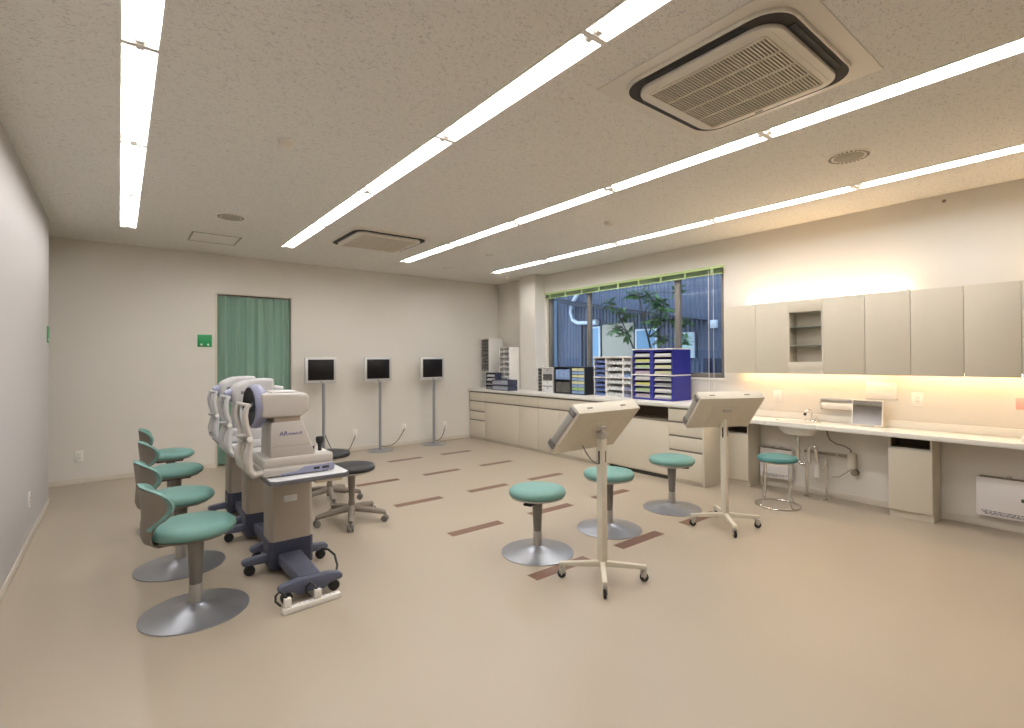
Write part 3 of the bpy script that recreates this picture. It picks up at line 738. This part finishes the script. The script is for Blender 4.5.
sorter('drawer_tower', 'small white drawer unit standing right of the pillar', 'drawer unit', 5.0, 5.42, 5.76, 1.225, .26, M_WHITE, [(5.43, 5.64, [M_CLEAR, M_CLEARD, M_PAPW, M_PAPW], 'drawer'), (5.66, 5.75, [M_CLEARD]*7, 'small')])
t = sorter('file_cabinet', 'small black desktop shelf box with papers and blue drawers', 'desktop shelf', 5.0, 4.775, 5.39, 1.238, .28, M_NBLK,
    [(4.785, 5.03, [M_PAPC, M_PAPB, M_PAPC, M_PAPB, M_PAPC, M_PAPB, M_PAPG, M_PAPB], 'drawer'), (5.06, 5.38, [M_PAPB, M_CLEARD], 'files')], frame=.014)
sorter('parts_cabinet', 'blue and white small-parts drawer cabinet between black box and blue cabinet', 'parts cabinet', 5.0, 3.985, 4.61, 1.365, .22, M_WHITE,
    [(4.00, 4.11, [M_PAPW, M_PAPW, M_PAPB, M_PAPW, M_LAV, M_LAV], 'small'), (4.13, 4.39, [M_PAPW]*6, 'small'), (4.41, 4.60, [M_LBLU]*8, 'small')], (.245,))
sorter('paper_sorter', 'large blue paper sorter with yellow, green and pink sheets by the window', 'paper sorter', 5.0, 3.395, 3.965, 1.452, .36, M_BLUE,
    [(3.415, 3.66, [M_PAPW, M_PAPW, M_PAPC, M_PAPC, M_PAPD, M_PAPD, M_PAPW, M_PAPW], 'tray'), (3.71, 3.945, [M_PAPW, M_PAPY, M_PAPG, M_PAPP, M_PAPW, M_PAPY, M_PAPG, M_PAPP], 'tray')], (.292,), frame=.02)
MBb.bm.free()

# blind pulled up at the window head
t = thing('window_blind', 'green slatted blind pulled up along the top of the window', 'window blind', (RW-.028, WY0, 0))
L = WY1-WY0
MB().box((-.018, -.01, 2.375), (.018, L+.01, 2.405), .002).build('headrail', M_LIME, t)
sl = MB()
for k in range(9): sl.box((-.014, 0, 2.322+.006*k), (.014, L, 2.3245+.006*k))
sl.build('slats', M_LIME2, t)
MB().box((-.016, 0, 2.308), (.016, L, 2.320), .003).build('bottom_rail', M_LIME, t)
tp = MB()
for k in range(9): y = .12+(L-.24)*k/8; tp.box((-.0185, y-.012, 2.305), (-.016, y+.012, 2.378))
tp.build('ladder_tapes', M_LIME, t)
MB().tube([(-.02, .10, 2.37), (-.02, .10, 1.0)], .0022, 6).build('pull_cord', M_WHITE, t)
MB().tube([(-.02, .16, 2.37), (-.02, .16, .95)], .003, 6).build('tilt_wand', M_WHITE, t)

# ================================================================== STOOLS AND CHAIRS
def base_disc(t, r=.25):
    MB().lathe([(0, .05), (.042, .05), (.05, .044), (.13, .026), (r-.012, .009), (r, .006), (r, 0), (0, 0)], 64).build('base_disc', M_SILV, t, ang=25)
def stool(label, x, y, rz, z=.0):
    t = thing('green_stool', label, 'stool', (x, y, 0), rz, 'green round stools by the tilted light boxes')
    base_disc(t, .25)
    MB().cyl((0, 0, .045), (0, 0, .15), .031, n=28).build('column_sleeve', M_ALU, t)
    MB().cyl((0, 0, .15), (0, 0, .36+z), .028, r2=.038, n=28).build('column', M_COLB, t)
    MB().lathe([(0, .345+z), (.05, .35+z), (.12, .368+z), (.185, .388+z), (.19, .398+z), (0, .398+z)], 56).build('seat_shell', M_ALU, t)
    MB().lathe([(0, .395+z), (.18, .395+z), (.193, .402+z), (.199, .415+z), (.197, .432+z), (.183, .447+z), (.14, .457+z), (0, .462+z)], 64).build('seat', M_GREEN, t, ang=80)
    MB().box((-.145, -.03, .352+z), (-.05, .03, .368+z), .006).build('height_lever', M_BLACK, t)
    return t
stool('mint green round stool left of the nearest cart, disc base', 2.30, 2.66, .35)
stool('mint green round stool directly behind the nearer cart post', 3.06, 2.67, .35+PI, .01)
stool('mint green round stool by the counter drawers, farthest of the three', 3.92, 2.68, 2.2, .012)

def chair(label, x, y, rz):
    t = thing('green_chair', label, 'chair', (x, y, 0), rz, 'green chairs with low wraparound backs')
    base_disc(t, .256)
    MB().cyl((0, 0, .045), (0, 0, .15), .032, n=28).build('column_sleeve', M_ALU, t)
    MB().cyl((0, 0, .15), (0, 0, .40), .030, r2=.040, n=28).build('column', M_COLB, t)
    MB().box((-.12, -.05, .385), (.10, .05, .412), .01).build('mechanism', M_BLACK, t)
    MB().lathe([(0, .40), (.10, .402), (.18, .418), (.194, .43), (0, .43)], 56, M=TR(-.02)).build('seat_shell', M_BACKP, t)
    MB().lathe([(0, .428), (.186, .428), (.199, .436), (.205, .450), (.201, .468), (.184, .484), (.14, .494), (0, .498)], 64, M=TR(-.012)).build('seat', M_GREEN, t, ang=80)
    # back: profile (radius, height) and half width along the arc
    prof = [(.06, .406, .05), (.14, .398, .065), (.20, .404, .08), (.232, .425, .088), (.243, .46, .095), (.242, .50, .108), (.239, .53, .135), (.238, .555, .175), (.239, .585, .208), (.242, .615, .220), (.245, .645, .214), (.247, .668, .192), (.249, .686, .155), (.250, .700, .09)]
    g = []; nj = 20
    for i, (r, z, w) in enumerate(prof):
        i0, i1 = max(i-1, 0), min(i+1, len(prof)-1)
        dr, dz = prof[i1][0]-prof[i0][0], prof[i1][1]-prof[i0][1]; l = math.hypot(dr, dz); nr, nz = dz/l, -dr/l
        row = []
        for j in range(nj+1):
            s = (2*j/nj-1)*w; R_ = max(r, .20); a = PI+s/R_
            cx = -(r-R_)*0
            px = R_*math.cos(a)+(R_-r); py = R_*math.sin(a)
            row.append(((px, py, z), (nr*math.cos(a), nr*math.sin(a), nz)))
        g.append(row)
    sh = MB().shell(g, .010).build('back_shell', M_BACKP, t, ang=60)
    # green pad on the inner face of the upper back
    pp = [q for q in prof if q[1] >= .49]; g2 = []
    K = 10
    for i in range(K+1):
        u = i/K*(len(pp)-1); k = min(int(u), len(pp)-2); f_ = u-k
        r, z, w = [pp[k][c]*(1-f_)+pp[k+1][c]*f_ for c in range(3)]; z += .010*u/len(pp)
        row = []
        for j in range(nj+1):
            q = 2*j/nj-1; s = q*w*.985; a = PI+s/.235
            bul = .026*(1-abs(q)**3)*(math.sin(PI*min(1, max(0, (i+.6)/(K+1.2))))**.5)
            R_ = max(r, .20)-.013-bul
            row.append(((R_*math.cos(a), R_*math.sin(a), z+.002), (-math.cos(a), -math.sin(a), 0)))
        g2.append(row)
    MB().shell(g2, .022).build('back_pad', M_GREEN, t, ang=70)
    return t
c0 = chair('green low-back chair nearest the camera, facing the eye instruments', .325, 3.19, .16)
CH = [(.32, 3.96, .15, 'green low-back chair second from the camera in the left row'), (.365, 4.92, .12, 'green low-back chair third from the camera in the left row'), (.39, 5.82, .0, 'green low-back chair farthest from the camera, by the back wall')]
for x, y, r, l in CH: dup(c0, (x, y, 0), r, l)

def caster_star(t, n, R, m, hubz=.11, a0=0, rz=.0):
    for k in range(n):
        a = a0+2*PI*k/n; ca, sa = math.cos(a), math.sin(a)
        leg = MB().tube([(ca*.02, sa*.02, hubz), (ca*R*.5, sa*R*.5, hubz-.012), (ca*R*.93, sa*R*.93, .078), (ca*R, sa*R, .072)], [.030, .026, .020, .016], 10).build('leg', m, t)
        w = MB(); px, py = -sa, ca
        for s in (-1, 1):
            c = Vector((ca*(R-.005)+px*s*.016, sa*(R-.005)+py*s*.016, .027)); d = Vector((px, py, 0))*.009
            w.cyl(c-d, c+d, .027, n=22, bev=.004)
        w.cyl((ca*R, sa*R, .035), (ca*R, sa*R, .075), .007, n=10).build('caster', M_COLB, t)
def black_stool(label, x, y, rz):
    t = thing('black_stool', label, 'stool', (x, y, 0), rz, 'black padded stools on five casters')
    caster_star(t, 5, .285, M_BACKP)
    MB().cyl((0, 0, .05), (0, 0, .17), .028, n=24).cyl((0, 0, .17), (0, 0, .40), .022, r2=.032, n=24).build('column', M_BACKP, t)
    MB().lathe([(0, .39), (.06, .39), (.15, .405), (.183, .42), (.183, .427), (0, .427)], 56).build('seat_shell', M_ALU, t)
    MB().lathe([(0, .425), (.18, .425), (.188, .435), (.188, .452), (.178, .468), (.13, .478), (0, .482)], 56).build('seat', M_LEATH, t, ang=80)
    MB().box((-.12, -.012, .385), (-.02, .012, .395), .003).build('height_lever', M_BLACK, t)
black_stool('black padded stool nearer the camera, beside the instrument table', 1.535, 4.15, -.70)
black_stool('black padded stool behind the other, mostly hidden by the instruments', 1.59, 4.88, -.5)

# ================================================================== TILTED LIGHT BOX CARTS
def cart(label, cx, cy, brz, P1, P4, rz, post_top):
    """P1: lower-back top-left corner of the box back; P4: bottom-left corner; rz: heading of the width axis"""
    t = thing('light_box_cart', label, 'light box cart', (cx, cy, 0), 0, 'tilted light box carts')
    MB().box((-.023, -.023, .085), (.023, .023, post_top-.02), .004, M=TR(rz=brz)).build('post', M_CART, t)
    for k in range(4):
        a = brz+PI/4+k*PI/2; M = TR(rz=a)
        lg = MB().prism([(.0, .118), (.262, .098), (.262, .074), (.0, .082)], -.014, .014, 'Y', .003, M=M).build('leg', M_CART, t)
        w = MB(); w.cyl((.248, -.009, .026), (.248, .009, .026), .026, n=24, bev=.004)
        q = w.bm; q.transform(M@TR(0, 0, 0)); cs = w.build('caster', M_BLACK, lg)
        f = MB(); f.box((.228, -.015, .03), (.262, -.011, .066), .002).box((.228, .011, .03), (.262, .015, .066), .002).box((.226, -.016, .062), (.264, .016, .068), .002).cyl((.245, 0, .062), (.245, 0, .078), .006, n=10)
        f.cyl((.248, -.018, .026), (.248, .018, .026), .005, n=10)
        f.bm.transform(M); f.build('caster_fork', M_ALU, lg)
    # box frame: u along width, d down the back, n thickness
    P1, P4 = Vector(P1), Vector(P4); u = Vector((math.cos(rz), math.sin(rz), 0)); d = (P4-P1); Ld = d.length; d.normalize(); n = u.cross(d).normalized()
    if n.z < 0: n = -n
    B = Matrix((u, d, n)).transposed().to_4x4(); B.translation = P1-Vector((cx, cy, 0))
    Wd = .545
    bx = MB().box((0, 0, 0), (Wd, Ld, .078), .004, M=B).build('light_box', M_CART, t)
    MB().box((.14, .085, -.004), (Wd-.14, Ld-.005, 0), .002, M=B).build('back_panel', M_CART, bx)
    MB().box((.014, .02, .078), (Wd-.014, Ld-.014, .081), .001, M=B).build('diffuser', M_WHITE, bx)
    MB().box((-.008, .01, .02), (0, Ld-.01, .066), .003, M=B).build('side_trim', M_ALU, bx)
    for q in (.03, Ld-.05): MB().box((-.016, q-.02, .012), (-.006, q+.02, .070), .004, M=B).cyl(B@Vector((-.018, q, .03)), B@Vector((-.004, q, .03)), .010, n=14).build('hinge_clip', M_COLB, bx)
    for q in (.11, Wd-.14): MB().box((q-.022, -.004, .032), (q+.022, .0, .040), .001, M=B).build('air_slit', M_GAP, bx)
    c = B@Vector((Wd/2, Ld*.40, -.004)); pt = Vector((0, 0, post_top))
    br = MB(); br.cyl(c-u*.035, c+u*.035, .014, n=18, bev=.002).box((-.026, -.024, post_top-.05), (.026, .024, post_top-.005), .004)
    br.cyl(pt-Vector((0, 0, .01)), c, .012, n=14)
    br.build('tilt_bracket', M_ALU, t)
    s = B@Vector((Wd*.40, Ld*.86, -.004)); P = []
    for k in range(13):
        f_ = k/12; p = s.lerp(Vector((-.018, 0, post_top-.20)), f_); p.z -= .03*math.sin(PI*f_); P.append(p)
    if cx < 3: MB().tube(P, .004, 8).build('power_cable', M_COLB, t)
    MB().box((-.025, -.006, post_top-.20), (-.022, .006, post_top-.12), .001).box((.006, -.0255, post_top-.19), (.012, -.0225, post_top-.12), .001).build('post_slot', M_SHADE, t)
cart('cream tilted light box cart nearer the camera, between two green stools', 2.32, 2.08, 0, (2.052, 2.0, 1.033), (2.052, 2.228, .772), 0, .905)
cart('cream tilted light box cart farther right, in front of the counter end', 3.805, 2.115, 0, (3.45, 2.1, 1.038), (3.549, 2.291, .79), -.478, .915)

# ================================================================== INSTRUMENT TABLES
TZT = .672
def table(label, y0, strip_on, first=False):
    t = thing('instrument_table', label, 'instrument table', (.86, y0, 0), 0, 'white instrument tables on navy wheeled bases')
    # y is measured from the front edge of the top; local x centred on the column
    M0 = None
    top = MB().prism([(-.205, .03), (-.175, 0), (.215, 0), (.245, .03), (.245, .69), (.215, .72), (-.175, .72), (-.205, .69)], TZT-.028, TZT-.002, 'Z', .006).build('table_top', M_EDGE, t)
    MB().prism([(-.199, .033), (-.172, .006), (.212, .006), (.239, .033), (.239, .687), (.212, .714), (-.172, .714), (-.199, .687)], TZT-.004, TZT, 'Z', .001).build('top_surface', M_TTOP, top)
    MB().box((.06, .08, TZT-.062), (.225, .38, TZT-.028), .008).build('drawer_box', M_CAB, t)
    col = [(-.115, .43), (-.095, .41), (.122, .41), (.142, .43), (.142, .60), (.122, .62), (-.095, .62), (-.115, .60)]
    MB().prism(col, .20, TZT-.03, 'Z', .004).build('column', M_TRCOL, t)
    nb = MB().prism([(p[0]*1.03, p[1]) for p in col], .03, .20, 'Z', .004)
    for k in range(7): nb.box((-.09, .4075, .095+.014*k), (.118, .411, .100+.014*k))
    nb.build('lower_column', M_NAVY, t)
    MB().prism([(-.06, -.02), (.06, -.02), (.07, .42), (-.07, .42)], .05, .125, 'Z', .012).build('spine', M_NAVY2, t)
    for yb, w in ((-.03, .175), (.50, .262)):
        bar = MB().prism([(-w, .074), (-w, .092), (-w+.018, .104), (-.09, .118), (.09, .118), (w-.018, .104), (w, .092), (w, .074), (w-.012, .066), (.10, .06), (.08, .04), (-.08, .04), (-.10, .06), (-w+.012, .066)], yb-.028, yb+.028, 'Y', .008).build('foot_bar', M_NAVY2, t)
        for s in (-1, 1):
            MB().cyl((s*(w-.045), yb-.018, .031), (s*(w-.045), yb+.018, .031), .031, n=26, bev=.005).build('caster', M_BLACK, bar)
    if first:
        MB().box((-.036, .4065, .445), (.044, .4098, .485), .0008).build('label_sticker', M_PAPW, t)
    return t
table('instrument table nearest the camera with the power strip at its foot', 3.0, True, True)
table('instrument table in the middle of the row, behind the nearest', 3.75, False)
table('instrument table farthest from the camera, near the curtained doorway', 4.50, False)
t = thing('power_strip', 'white power strip with two plugs on the floor under the nearest table', 'power strip', (.835, 2.855, 0), .06)
MB().box((-.155, -.02, 0), (.155, .02, .032), .006).build('strip_body', M_WHITE, t)
sk = MB()
for k in range(5):
    x = -.11+.055*k; sk.box((x-.012, -.005, .0315), (x-.009, .005, .0325)).box((x+.009, -.005, .0315), (x+.012, .005, .0325))
sk.build('sockets', M_SHADE, t)
for x in (-.13, .03):
    p = MB().box((x-.018, -.014, .032), (x+.018, .014, .082), .005).build('plug', M_SOCK, t)
    MB().tube([(x, .0, .070), (x-.012, .01, .10), (x-.03, .03, .115), (x-.045, .05, .09), (x-.04, .07, .05), (x-.01, .085, .012)], .006, 8).build('plug_cable', M_BLACK, p)
tag(MB().tube([(1.06, 3.42, .09), (1.085, 3.36, .10), (1.10, 3.28, .085), (1.09, 3.2, .045), (1.05, 3.12, .01), (1.0, 3.06, .008), (.95, 3.03, .008)], .007, 8).build('floor_cable', M_BLACK), 'black cable loop beside the nearest instrument table foot', 'cable')

def chinrest(t, x, ym, m, top_m, hand=False):
    # two curved pillars, forehead band, chin cup
    h = None
    for sd in (-1, 1):
        y = ym+sd*.125; c = MB()
        P = [(x+.13, y, .035), (x+.085, y, .03), (x+.060, y, .06), (x+.052, y, .12), (x+.060, y, .17), (x+.068, y, .21), (x+.062, y, .26), (x+.046, y, .31), (x+.040, y, .36), (x+.048, y, .405), (x+.065, y, .425)]
        c.tube(P, [.024, .030, .034, .034, .028, .022, .021, .023, .023, .019, .012], 14, flat=.7)
        hp = c.build('headrest_pillar', m, t)
        if sd < 0: h = hp
    MB().tube([(x+.065, ym-.125, .422), (x+.04, ym-.07, .426), (x+.032, ym, .428), (x+.04, ym+.07, .426), (x+.065, ym+.125, .422)], .010, 10).build('forehead_band', top_m, t)
    MB().tube([(x+.065, ym-.125, .20), (x+.065, ym+.125, .20)], .012, 10).build('chin_bar', M_ALU, t)
    MB().lathe([(0, .0), (.022, .004), (.045, .02), (.05, .03), (.042, .028), (0, .012)], 24, M=TR(x+.055, ym, .215), sx=.8, sy=1.1).cyl((x+.06, ym, .12), (x+.06, ym, .22), .014, n=14).build('chin_cup', m, t)
    for s in (-1,):
        MB().cyl((x+.06, ym+s*.125-.018, .235), (x+.06, ym+s*.125-.04, .235), .014, n=16, bev=.003).build('height_knob', M_WHITE, h)
def autoref(label, loc):
    t = thing('eye_instrument', label, 'eye instrument', loc)
    # base
    MB().box((0, 0, .006), (.405, .30, .055), .014, seg=3).box((.004, .004, .058), (.40, .296, .112), .014, seg=3).box((.01, .01, .05), (.395, .29, .062)).build('base', M_INST, t)
    MB().prism([(.10, .008), (.40, .008), (.405, .03), (.40, .05), (.23, .046), (.19, .026), (.10, .018)], -.006, .004, 'Y', .003).build('base_trim', M_LAV, t)
    MB().box((.03, .02, 0), (.06, .05, .01), .002).box((.34, .02, 0), (.37, .05, .01), .002).box((.03, .25, 0), (.06, .28, .01), .002).box((.34, .25, 0), (.37, .28, .01), .002).build('rubber_feet', M_BLACK, t)
    MB().box((.28, -.008, .022), (.315, -.004, .036), .001).box((.33, -.008, .022), (.37, -.004, .036), .001).build('ports', M_BLACK, t)
    # body
    MB().prism([(.045, .108), (.30, .108), (.225, .315), (.05, .315)], .015, .265, 'Y', .012).build('body', M_INST, t)
    MB().box((.07, .03, .312), (.215, .25, .345), .006).build('neck', M_GAP if False else mat('instrument_taupe', srgb(176, 160, 142), .5), t)
    # measuring head
    MB().prism([(.0, .345), (.215, .34), (.245, .365), (.262, .372), (.262, .455), (.25, .478), (.0, .485)], .01, .27, 'Y', .016, seg=3).build('measuring_head', M_INST, t)
    MB().box((.06, .05, .483), (.20, .20, .492), .004).build('top_cover', mat('instrument_top', srgb(226, 222, 216), .4), t)
    Mr = TR(-.022, .14, .405, ry=PI/2)@TR(rx=-.12)
    MB().lathe([(.112, -.020), (.120, -.018), (.127, -.004), (.129, .012), (.126, .032), (.112, .048), (.09, .05), (.088, .02), (.108, .0)], 56, M=Mr, ring=True).build('lens_ring', M_LAV, t, ang=50)
    MB().lathe([(0, .004), (.06, .002), (.095, -.008), (.112, -.021), (.112, .02), (0, .02)], 56, M=Mr).build('lens_recess', M_BLACK, t)
    MB().lathe([(0, -.004), (.026, -.004), (.032, .006), (0, .006)], 32, M=Mr).build('lens', mat('lens_glass', srgb(60, 64, 80), .05), t)
    MB().cyl((.345, .09, .112), (.345, .09, .165), .011, r2=.013, n=18).lathe([(.013, 0), (.022, .012), (.025, .035), (.020, .046), (0, .048)], 24, M=TR(.345, .09, .155)).build('joystick', M_BLACK, t)
    MB().cyl((.305, .10, .112), (.305, .10, .145), .007, r2=.012, n=16).build('control_knob', M_BLACK, t)
    MB().lathe([(0, .004), (.036, .004), (.04, 0), (0, 0)], 28, M=TR(.345, .09, .111)).build('joystick_collar', M_WHITE, t)
    text('logo_lettering', 'AR', .036, TR(.094, .0135, .236, rx=PI/2), M_INK, t)
    text('logo_lettering_small', 'tmach-R', .023, TR(.143, .0135, .238, rx=PI/2), M_INK, t)
    s = MB().box((.055, .0135, .175), (.262, .016, .1765)).build('panel_seam', M_GAP, t)
    chinrest(t, -.125, .14, M_INST, M_INST)
    return t
autoref('ivory eye examination instrument nearest the camera, lavender lens ring', (.635, 3.10, TZT))
def tonometer(label, loc, tray=False):
    t = thing('eye_instrument', label, 'eye instrument', loc)
    MB().box((0, 0, .006), (.36, .27, .06), .02, seg=3).box((.02, .02, .06), (.33, .25, .12), .02, seg=3).build('base', M_INSTW, t)
    MB().prism([(.05, .11), (.28, .11), (.235, .36), (.07, .36)], .03, .25, 'Y', .02).build('body', M_INSTW, t)
    MB().prism([(-.01, .34), (.20, .33), (.215, .39), (.215, .53), (.205, .545), (.06, .538), (-.02, .50), (-.045, .45), (-.04, .38)], .02, .26, 'Y', .018, seg=3).build('measuring_head', M_INSTW, t)
    MB().box((.205, .04, .42), (.285, .24, .487), .014, seg=3).build('screen_unit', M_INSTW, t)
    MB().box((.0, .0165, .44), (.075, .0195, .462), .001).build('name_plate', M_INKG, t)
    MB().cyl((-.085, .14, .43), (-.04, .14, .43), .03, r2=.05, n=28).build('objective', M_LAV, t)
    MB().cyl((.32, .09, .06), (.32, .09, .14), .010, r2=.018, n=18).build('joystick', M_BLACK, t)
    chinrest(t, -.135, .14, M_INSTW, M_INSTW)
    if tray:
        b = MB(); b.box((-.11, .0, .085), (.03, .03, .093), .002).box((-.11, .13, .085), (.03, .16, .093), .002).box((.0, .03, .085), (.03, .13, .093), .002)
        b.build('tray_bracket', M_COLB, t)
    return t
tonometer('white eye examination instrument in the middle of the row, behind the lens ring', (.665, 3.88, TZT))
tonometer('white eye examination instrument farthest back, against the green curtain', (.69, 4.62, TZT), True)

# ================================================================== OUTSIDE
struct(MB().box((RW+.3, -6, -.2), (20, 22, -.1)), 'ground_outside', M_OUTG)
t = thing('neighbour_building', 'blue-grey corrugated building with dark sloping eave outside the window', 'building', (8.6, 0, 0))
MB().box((0, -1, -.1), (.3, 14, 6.5)).build('siding_wall', M_SIDE, t)
ev = MB()
A, B_ = (8.25, 2.58), (5.08, 2.05)
ev.prism([(A[0], A[1]), (A[0], A[1]+.10), (B_[0], B_[1]+.01), (B_[0], B_[1]-.01)], -.45, 0, 'X')
ev.prism([(8.25, 2.58), (8.25, 2.68), (8.8, 2.80), (8.8, 2.74)], -.45, 0, 'X')
ev.build('eave', M_EAVE, t)
MB().box((-.04, 6.76, -.1), (0, 7.64, 2.12)).build('beige_wall', M_BEIGE, t)
for (y0, y1, z0, z1, m) in ((7.72, 8.05, 1.1, 2.05, M_OWIN), (6.2, 6.66, 1.0, 1.93, M_OWIN), (5.37, 5.70, 1.40, 1.81, M_LITW)):
    f = MB().box((-.07, y0-.04, z0-.04), (-.04, y1+.04, z0)).box((-.07, y0-.04, z1), (-.04, y1+.04, z1+.04)).box((-.07, y0-.04, z0), (-.04, y0, z1)).box((-.07, y1, z0), (-.04, y1+.04, z1)).build('window_frame', M_OPIPE, t)
    MB().box((-.06, y0, z0), (-.045, y1, z1)).build('pane', m, f)
MB().box((-.25, 9.1, -.1), (-.05, 9.35, 5)).build('corner_post', mat('outside_pale_post', srgb(150, 178, 204), .6), t)
MB().tube([(-.12, 8.15, 4.2), (-.12, 8.20, 3.1), (-.12, 8.32, 2.88), (-.12, 8.50, 2.68), (-.12, 8.54, 2.46), (-.12, 8.48, 2.28), (-.12, 8.32, 2.20), (-.12, 7.85, 2.18)], .045, 14).build('white_duct', M_OPIPE, t)
MB().cyl((-.12, 7.88, 2.18), (-.12, 7.70, 2.18), .065, n=20).build('duct_cowl', M_OPIPE, t)
for y in (8.10, 8.22): MB().cyl((-.08, y, -.1), (-.08, y, 2.2), .03, n=10).build('downpipe', M_EAVE, t)
MB().box((-.09, 4.88, 1.9), (0, 4.99, 2.05), .01).build('wall_lamp', M_OPIPE, t)
for y, w in ((5.02, .12), (4.80, .12)): MB().box((-.05, y, -.1), (0, y+w, 1.35)).build('utility_box', M_NAVY, t)
t = thing('outdoor_fence', 'low dark railing outside below the window', 'fence', (8.1, 4.2, -.1))
MB().box((-.02, 0, 1.0), (.02, 3.2, 1.05)).box((-.02, 0, .2), (.02, 3.2, .25)).build('rail', M_EAVE, t)
for k in range(17): MB().box((-.012, .2*k-.012, 0), (.012, .2*k+.012, 1.0)).build('baluster', M_EAVE, t)

def tree(label, x, y, trunk_pts, crowns, seed):
    random.seed(seed)
    t = thing('young_tree', label, 'tree', (x, y, -.1))
    tr = MB(); tr.tube(trunk_pts, [.030-.022*i/(len(trunk_pts)-1) for i in range(len(trunk_pts))], 8)
    lf = MB(); twigs = []
    for (cx, cy, cz, r, n) in crowns:
        c = Vector((cx, cy, cz))
        near = min(trunk_pts, key=lambda p: (Vector(p)-c).length + (0.6 if p[2] > cz else 0))
        tr.tube([near, (Vector(near)+c)/2+Vector((0, 0, .05)), c], [.014, .009, .004], 6)
        for i in range(n):
            d = Vector((random.gauss(0, 1), random.gauss(0, 1), random.gauss(0, .55))).normalized()
            e = c+d*r*random.uniform(.4, 1); e.z -= .05*r
            tr.tube([c, (c+e)/2+Vector((0, 0, .03)), e], [.0035, .002, .001], 4)
            # pinnate spray: leaflets both sides
            dd = (e-c).normalized(); side = dd.cross(Vector((0, 0, 1))).normalized()
            for k in range(7):
                p = c.lerp(e, .35+.65*k/6)
                for s in (-1, 1):
                    v = (side*s+dd*.6+Vector((0, 0, random.uniform(-.5, .1)))).normalized(); L_ = random.uniform(.09, .15); w_ = v.cross(Vector((0, 0, 1))).normalized()*L_*.17
                    lf.quad([p, p+v*L_*.5+w_, p+v*L_, p+v*L_*.5-w_])
    tr.build('trunk', M_BARK, t); lf.build('foliage', M_LEAF, t)
Tk = [(0, .0, 0), (0, -.04, .6), (0, -.02, 1.3), (0, .08, 1.6), (0, .22, 1.9), (0, .34, 2.1)]
tree('young feathery tree outside the window, left of the two', 7.0, 5.44, Tk, [(0, .27, 2.22, .20, 12), (.05, .52, 2.02, .20, 12), (0, .23, 1.90, .16, 10), (-.05, .60, 2.45, .14, 7)], 3)
Tk2 = [(0, 0, 0), (0, -.02, .8), (0, .02, 1.4), (.02, .14, 1.8), (0, .24, 2.15), (0, .30, 2.5)]
tree('young feathery tree outside the window, right of the two', 7.0, 5.10, Tk2, [(0, .33, 2.54, .26, 16), (.05, .05, 2.42, .22, 14), (0, -.20, 2.30, .22, 14), (0, -.43, 2.05, .22, 14), (-.05, -.62, 1.72, .18, 10), (0, -.12, 1.80, .18, 10), (0, -.02, 2.12, .20, 12), (0, -.40, 2.50, .16, 8)], 5)
